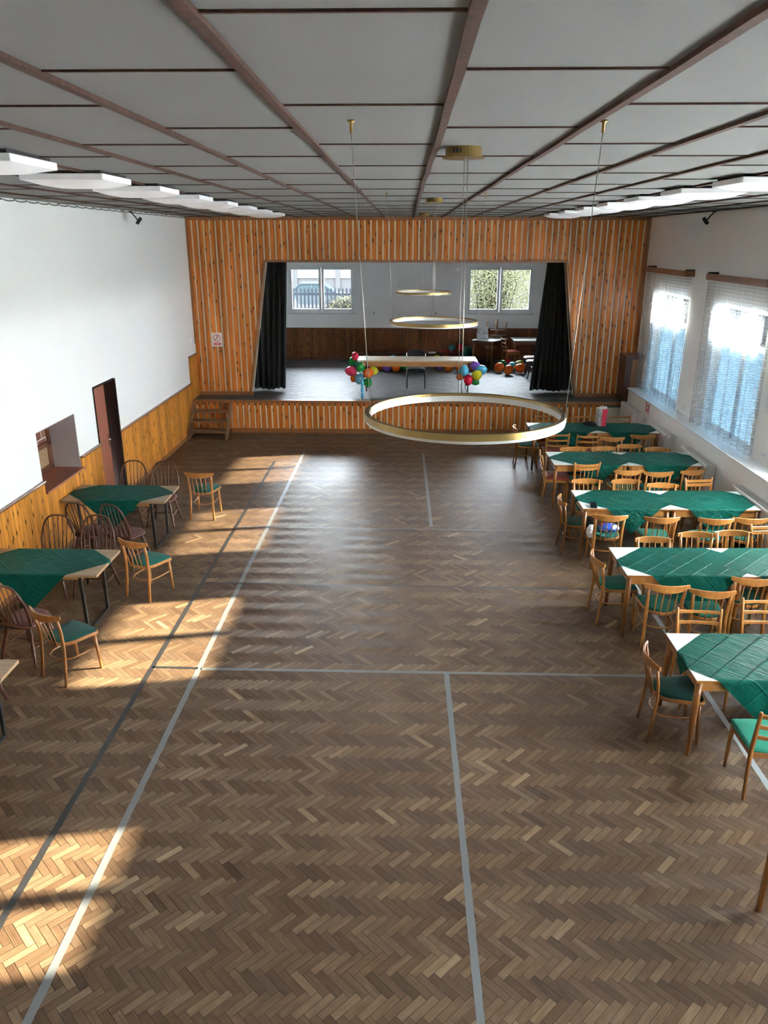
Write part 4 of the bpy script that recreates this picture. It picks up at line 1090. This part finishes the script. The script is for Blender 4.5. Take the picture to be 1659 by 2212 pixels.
# ------------------------------------------------------------------ stage furniture
stt = thing('folding_table', 'long plank-topped table with orange apron standing at the stage front', 'table', (.30, 18.82, ZS))
for k in range(4):
    q = MB(); q.b6(-1.43, 1.43, -.36 + k * .18, -.182 + k * .18, .715, .75, .003); q.build('plank', 'plank_top', stt)
q = MB(); q.b6(-1.36, 1.36, -.34, -.32, .6, .715, .003); q.b6(-1.36, 1.36, .32, .34, .6, .715, .003); q.build('apron', 'orange_wood', stt)
for s_ in (-1, 1):
    q = MB(); x = s_ * 1.22
    for a, c in (((x, -.33, .715), (x, -.35, .015)), ((x, -.35, .015), (x + s_ * -.0, .35, .015)), ((x, .33, .715), (x, .35, .015)), ((x - .12, -.3, .715), (x - .02, -.34, .25))): q.ribbon([a, c], .03, .025, up=(1, 0, 0))
    q.build('leg_frame', 'black', stt)
oc = thing('conference_chair', 'black padded chair with chrome and black legs behind the long stage table', 'chair', (.28, 19.12, ZS), math.pi)
q = MB(); q.slab(seat_outline(.22, .2, .2, -.2), .43, .475, .015, .01); q.build('seat', 'black_fabric', oc)
q = MB(); pt_ = arc(11, lambda k: (k * .22, -.24 - .03 * (1 - k * k), .72)); q.ribbon(pt_, [.22 + .12 * (1 - abs(-1 + .2 * i) ** 2) for i in range(11)], .03); q.build('backrest', 'black_fabric', oc)
for s_ in (-1, 1):
    q = MB(); q.tube([(s_ * .215, .2, .44), (s_ * .22, .25, 0)], .014); q.build('front_leg', 'black', oc)
    q = MB(); q.tube([(s_ * .225, -.24, .80), (s_ * .225, -.2, .45), (s_ * .25, -.26, 0)], .011); q.build('rear_leg', 'chrome', oc)

def balloon_obj(x, y, z, colr, lab, group, rx=.12, tilt=(0, 0)):
    t = thing('balloon', lab, 'balloon', (x, y, z), 0, group)
    t.rotation_euler = (R(tilt[0]), R(tilt[1]), 0)
    q = MB(); prof = []
    for i in range(15):
        a = -math.pi / 2 + math.pi * i / 14; rr = rx * math.cos(a); zz = rx * 1.0 * math.sin(a)
        if zz < 0: zz *= 1.28
        prof.append((max(rr, .004), zz))
    q.lathe(prof, seg=20); q.build('skin', 'b_' + colr, t)
    q = MB(); q.lathe([(.004, -rx * 1.26), (.013, -rx * 1.26 - .02), (.010, -rx * 1.26 - .022)], seg=10); q.build('knot', 'b_' + colr, t)
CL = 'balloons tied to the left end of the stage table'; CR = 'balloons tied to the right end of the stage table'
for (x, y, z, c, lab, rx, tl) in (
    (-1.19, 18.52, 1.60, 'red', 'small bright red balloon on top of the left balloon cluster', .085, (0, 0)),
    (-1.25, 18.60, 1.46, 'green', 'green balloon half hidden behind the left table corner', .10, (0, 20)),
    (-1.10, 18.30, 1.42, 'sky', 'pale blue balloon tucked under the left table corner', .075, (0, 0)),
    (-1.05, 18.22, 1.36, 'green', 'green balloon in the upper middle of the left cluster', .105, (0, 180)),
    (-1.26, 18.26, 1.27, 'pink', 'pinkish red balloon at the left of the left cluster', .115, (0, 95)),
    (-.87, 18.20, 1.23, 'orange', 'orange balloon at the right of the left cluster', .115, (0, -120)),
    (-.76, 18.34, 1.27, 'yellow', 'yellow balloon at the far right of the left cluster', .105, (0, -90)),
    (-1.07, 18.14, 1.13, 'teal', 'grey blue balloon low in the middle of the left cluster', .115, (10, 10)),
    (-1.19, 18.34, 1.12, 'orange', 'dark orange balloon low behind the left cluster', .10, (0, 30)),
    (-.88, 18.22, 1.03, 'green', 'green balloon at the bottom of the left cluster', .105, (0, -20)),
): balloon_obj(x, y, z, c, lab, CL, rx, tl)
for (x, y, z, c, lab, rx, tl) in (
    (1.68, 18.42, 1.39, 'purple', 'purple balloon at the top of the right cluster', .105, (0, 90)),
    (1.40, 18.22, 1.29, 'sky', 'sky blue balloon at the left of the right cluster', .115, (0, 180)),
    (1.79, 18.26, 1.31, 'sky', 'sky blue balloon at the right of the right cluster', .12, (0, -100)),
    (1.34, 18.34, 1.15, 'orange', 'orange balloon low at the left of the right cluster', .09, (0, 60)),
    (1.50, 18.14, 1.11, 'red', 'red balloon in the lower middle of the right cluster', .11, (0, 0)),
    (1.68, 18.14, 1.20, 'yellow', 'yellow balloon in the front of the right cluster', .115, (0, -120)),
    (1.66, 18.28, 1.05, 'green', 'green balloon at the bottom of the right cluster', .095, (0, -60)),
): balloon_obj(x, y, z, c, lab, CR, rx, tl)
GB = 'balloons lying behind the long stage table'
rng = random.Random(11)
seq = [('olive', -1.15, 23.0, 'olive balloon peeping over the left end of the long stage table'),
    ('orange', -.75, 22.6, 'orange balloon behind the long stage table, next right of the olive one'),
    ('red', -.95, 21.9, 'red balloon just right of the left cluster, behind the long stage table'),
    ('orange', -.68, 21.75, 'orange balloon under the long stage table, left of the purple one'),
    ('purple', -.50, 21.5, 'purple balloon showing below the long stage table, left of the black chair'),
    ('orange', -.25, 21.4, 'orange balloon between the purple and green ones left of the black chair'),
    ('green', -.02, 21.7, 'green balloon showing below the long stage table beside the black chair'),
    ('sky', -.35, 23.0, 'sky blue balloon peeping over the long stage table left of the chair'),
    ('green', .0, 23.05, 'green balloon peeping over the long stage table left of the chair'),
    ('pink', .26, 23.0, 'pink balloon behind the black chair at the long stage table'),
    ('yellow', .95, 23.05, 'yellow balloon peeping over the long stage table right of the chair'),
    ('orange', 1.2, 23.0, 'orange balloon peeping over the long stage table right of the yellow one'),
    ('purple', .98, 21.8, 'purple balloon showing below the long stage table, right of the chair'),
    ('orange', 1.22, 21.5, 'orange balloon showing below the table, next right of the right purple one'),
    ('orange', 1.52, 21.45, 'orange balloon showing below the table, second right of the right purple one'),
    ('teal', 1.62, 22.2, 'teal balloon behind the long stage table, left of the right cluster'),
    ('orange', 1.88, 21.75, 'orange balloon behind the right cluster of the long stage table')]
for k, (c, x, y, lab) in enumerate(seq):
    balloon_obj(x, y, ZS + .127, c, lab, GB, .125, (rng.choice((70, -70, 100, -100)), rng.uniform(-60, 60)))
GF = 'balloons on the stage floor near the right curtain'
for (x, y, c, lab, tl) in ((2.62, 21.45, 'orange', 'leftmost orange balloon of the floor group near the right curtain', (0, 60)), (2.82, 21.02, 'orange', 'frontmost orange balloon of the floor group near the right curtain', (0, 20)),
    (3.17, 21.25, 'orange', 'rightmost orange balloon of the floor group near the right curtain', (0, 95)), (2.98, 21.55, 'sky', 'sky blue balloon in the floor group near the right curtain', (0, -20)),
    (2.76, 21.9, 'green', 'green balloon behind the orange ones near the right curtain', (60, 0)), (2.92, 22.2, 'red', 'red balloon at the back of the floor group near the right curtain', (90, 0)), (3.24, 21.85, 'olive', 'olive yellow balloon at the back right of the floor group', (0, 90))):
    balloon_obj(x, y, ZS + .148, c, lab, GF, .125, tl)
balloon_obj(1.83, 23.0, ZS + .33, 'dark_teal', 'dark green balloon behind the right end of the long stage table', GB, .16, (0, 180))
balloon_obj(1.95, 22.85, ZS + .16, 'navy', 'navy balloon in the shade behind the right end of the long stage table', GB, .16, (90, 0))
balloon_obj(1.42, 23.52, ZS + .40, 'teal', 'teal balloon lying on the low back bench', GB, .11, (90, 0))
balloon_obj(1.68, 23.52, ZS + .40, 'red', 'red balloon lying on the low back bench', GB, .11, (90, 0))
q = MB(); pts = []
rng = random.Random(8)
for k in range(60): pts.append((1.2 + .22 * math.sin(k * .9) + rng.uniform(-.06, .06) + k * .002, 23.52 + .07 * math.cos(k * .9), ZS + .245 + .05 * abs(math.sin(k * .37))))
q.tube(pts, .008, 6); tag(q.build('extension_cable', 'red_paint'), 'red extension cable heaped on the low back bench', 'cable')
q = MB(); q.box((0, 0, .025), (.22, .06, .05), .008); tag(q.build('power_strip', 'white_plastic', loc=(.82, 23.5, ZS + .23)), 'white power strip on the low back bench', 'power strip')
q = MB()
for k in range(3): q.lathe([(.034, k * .135), (.036, k * .135 + .02), (.036, k * .135 + .09), (.02, k * .135 + .12), (.02, k * .135 + .135)], seg=14)
o = q.build('leg_ribbon', 'b_sky', loc=(-.98, 17.72, ZS)); tag(o, 'blue and white bottle stack standing at the stage edge below the left balloon cluster', 'bottle')

# tables, chairs and bag at the right of the stage
sq = thing('side_table', 'light-topped table turned cornerwise at the back right of the stage', 'table', (2.47, 22.78, ZS), R(53))
q = MB(); q.b6(-.43, .43, -.35, .35, .72, .75, .003); q.build('table_top', 'laminate', sq)
q = MB(); q.b6(-.4, .4, -.32, .32, .62, .72); q.build('apron', 'dark_trim', sq)
for sx_ in (-1, 1):
    for sy_ in (-1, 1): q = MB(); q.tube([(sx_ * .38, sy_ * .3, .72), (sx_ * .4, sy_ * .32, 0)], [.026, .015], 8); q.build('leg', 'trim', sq)
sq2 = thing('side_table', 'light-topped table half hidden by the right stage curtain', 'table', (3.72, 22.85, ZS), 0)
q = MB(); q.b6(-.6, .6, -.4, .4, .72, .75, .003); q.build('table_top', 'laminate', sq2)
q = MB(); q.b6(-.56, .56, -.36, .36, .62, .72); q.build('apron', 'dark_trim', sq2)
for sx_ in (-1, 1):
    for sy_ in (-1, 1): q = MB(); q.tube([(sx_ * .55, sy_ * .36, .72), (sx_ * .57, sy_ * .38, 0)], [.026, .015], 8); q.build('leg', 'trim', sq2)
GS = 'chairs stored at the right of the stage'
o = place('Ad', 2.70, 23.12, 127, 'chair turned upside down on the cornerwise stage table, legs up', GS, z=ZS + .75 + .485, flip=True)
place('Bs', 3.06, 22.42, -80, 'ladder-back chair standing at the cornerwise stage table', GS, z=ZS)
place('W', 3.42, 20.55, 95, 'brown hoop-back chair just beside the right stage curtain, front one', GS, z=ZS)
place('W', 3.45, 21.25, 100, 'brown hoop-back chair behind the front one by the right stage curtain', GS, z=ZS)
bg = thing('carrier_bag', 'printed white carrier bag standing on the cornerwise stage table', 'bag', (2.24, 22.72, ZS + .752), R(12))
q = MB(); n = 16; rings = []
for k in range(9):
    z = .34 * k / 8; w_, d_ = .165 - .02 * k / 8, .09 - .05 * k / 8; o_ = len(q.v); rings.append(o_)
    for j in range(n * 2):
        a = math.pi * j / n; ca, sa_ = math.cos(a), math.sin(a); q.v.append(Vector((w_ * math.copysign(abs(ca) ** .5, ca) + .008 * math.sin(5 * a + k), d_ * math.copysign(abs(sa_) ** .5, sa_) + .006 * math.sin(3 * a + k * 1.3), z)))
for a, c in zip(rings, rings[1:]):
    for j in range(n * 2): q.face((a + j, a + (j + 1) % (n * 2), c + (j + 1) % (n * 2), c + j), True)
q.face([rings[0] + j for j in range(n * 2)][::-1])
q.build('sack', 'bag_print', bg)
add_text('ACTI', .075, 'ink', bg, (.065, -.082, .17), (R(82), 0, 0))

# ------------------------------------------------------------------ outside
b = MB(); b.b6(XO, 90, -40, 90, -.5, -.4); struct(b.build('ground', 'asphalt'))
MT['bank'] = plain('dark bank ground', (0.0136, 0.0136, 0.0133), .9, **{'Specular IOR Level': 0.0}, nscale=.8)  # even dark base colour so daylight does not clip the bank to white
b = MB(); b.b6(-90, 90, 24.1, 31, 1.35, 1.55); b.b6(-90, 90, 31, 120, .48, .68); struct(b.build('ground', 'bank'))
fn = thing('picket_fence', 'weathered picket fence outside the left stage window', 'fence', (-4.0, 29.5, 1.55))
q = MB(); q.b6(-3.2, 4.2, .03, .06, .2, .27); q.b6(-3.2, 4.2, .03, .06, .72, .79); q.b6(-3.2, 4.2, -.01, .05, .0, .1); q.build('rail', 'fence', fn)
pk0 = None
for k in range(52):
    x = -3.15 + k * .142
    if pk0 is None:
        q = MB(); q.poly([(-.035, 0, .06), (.035, 0, .06), (.035, 0, .93), (0, 0, .99), (-.035, 0, .93)], (0, .025, 0)); pk0 = q.build('picket', 'fence', fn); pk = pk0
    else: pk = pk0.copy(); col.objects.link(pk); pk.parent = fn
    pk.location = (x, 0, 0)
cr = thing('car', 'pale blue car parked behind the picket fence', 'car', (-4.55, 42.0, .68))
q = MB(); q.poly([(-2.1, -.8, .35), (2.1, -.8, .35), (2.1, -.8, .75), (1.2, -.8, .92), (-1.9, -.8, .92), (-2.1, -.8, .8)], (0, 1.6, 0)); q.build('body', 'car', cr)
q = MB(); q.poly([(-1.5, -.7, .92), (.95, -.7, .92), (.25, -.7, 1.38), (-.9, -.7, 1.38)], (0, 1.4, 0)); q.build('cabin_glass', 'car_glass', cr)
q = MB(); q.sweep([(-1.5, -.72, .92), (-.9, -.72, 1.4), (.25, -.72, 1.4), (.95, -.72, .92)], lambda i: [(-.03, -.03), (.03, -.03), (.03, .03), (-.03, .03)], (0, 1, 0), smooth=False); q.b6(-.93, .28, -.72, .72, 1.38, 1.42); q.b6(-.35, -.29, -.73, -.69, .92, 1.4); q.build('roof', 'car', cr)
for x in (-1.3, 1.3): q = MB(); q.tube([(x, -.82, .32), (x, -.62, .32)], .32, 20); q.build('wheel', 'black', cr)
hs = thing('building', 'white building with pale red boarding far behind the left stage window', 'building', (-6.0, 55, .68))
q = MB(); q.b6(-9, 9, 0, .3, 0, 4.5); q.build('wall', 'house_white', hs)
q = MB(); q.b6(-9, 9, -.06, 0, 1.05, 1.98); q.build('boarding', 'house_red', hs)
for x in (-7.4, -4.6, -1.6, 1.35, 4.3, 7.2): q = MB(); q.b6(x - .16, x + .16, -.12, 0, 0, 4.4); q.build('post', 'house_white', hs)
def shrub(name, lab, loc, rx, rz, n, seed):
    t = thing(name, lab, 'shrub', loc); rng = random.Random(seed); q = MB(); w_ = MB()
    for k in range(n):
        while True:
            v = Vector((rng.uniform(-1, 1), rng.uniform(-1, 1), rng.uniform(-1, 1)))
            if v.length < 1: break
        c = Vector((v.x * rx, v.y * rx * .6, rz + v.z * rz)); a = Vector((rng.gauss(0, 1), rng.gauss(0, 1), rng.gauss(0, 1))).normalized(); e = a.orthogonal().normalized() * .022; a = a * .042
        o = len(q.v); q.v += [c - a, c + e, c + a, c - e]; q.face((o, o + 1, o + 2, o + 3))
    for k in range(70):
        x = rng.uniform(-.5, .5); w_.tube([(x, rng.uniform(-.2, .2), 0), (x + rng.uniform(-.4, .4), rng.uniform(-.4, .4), rz), (x + rng.uniform(-1, 1) * rx, rng.uniform(-.6, .6), rz * rng.uniform(1.4, 2.1))], [.02, .014, .006], 5)
    q.build('foliage', 'leaf', t); w_.build('stem', 'twig', t)
shrub('shrub', 'tall yellow green shrub filling the right stage window', (3.1, 28.0, 1.5), 2.2, 1.3, 13000, 1)
shrub('shrub', 'low sparse shrub in front of the picket fence', (-2.1, 28.4, 1.5), .7, .42, 700, 2)
shrub('shrub', 'yellow green shrub outside the window nearest the stage', (12.0, 26.0, -.45), 2.6, 1.6, 2600, 3)

# ------------------------------------------------------------------ light
world = bpy.data.worlds.new('sky'); scene.world = world; world.use_nodes = True
nt = world.node_tree; nt.nodes.clear(); wo = nt.nodes.new('ShaderNodeOutputWorld'); bg_ = nt.nodes.new('ShaderNodeBackground')
SKY, SUN, EXPO = 10.5, 7.5, 3.45
# evenly hazy spring sky, a little paler towards the horizon
tc = nt.nodes.new('ShaderNodeTexCoord'); sp = nt.nodes.new('ShaderNodeSeparateXYZ'); cr = nt.nodes.new('ShaderNodeValToRGB')
nt.links.new(tc.outputs['Generated'], sp.inputs[0]); nt.links.new(sp.outputs[2], cr.inputs[0])
cr.color_ramp.elements[0].color = (.95, .965, 1.0, 1); cr.color_ramp.elements[1].color = (.78, .88, 1.0, 1)
nt.links.new(cr.outputs[0], bg_.inputs[0]); bg_.inputs[1].default_value = SKY; nt.links.new(bg_.outputs[0], wo.inputs[0])
sd = bpy.data.lights.new('sun', 'SUN'); sd.energy = SUN; sd.angle = R(.7); sd.color = (1.0, .86, .62)
so = bpy.data.objects.new('sun', sd); col.objects.link(so)
d = Vector((1, .20, .356)).normalized(); so.rotation_euler = d.to_track_quat('Z', 'Y').to_euler(); so.location = (30, 12, 14)

scene.view_settings.view_transform = 'Standard'; scene.view_settings.look = 'None'; scene.view_settings.gamma = 1.0
scene.view_settings.use_curve_mapping = False; scene.view_settings.exposure = EXPO
cy = scene.cycles
cy.max_bounces = 12; cy.diffuse_bounces = 7; cy.glossy_bounces = 4; cy.transmission_bounces = 6; cy.transparent_max_bounces = 24
cy.caustics_reflective = False; cy.caustics_refractive = False; cy.sample_clamp_indirect = 8.0; cy.use_denoising = True
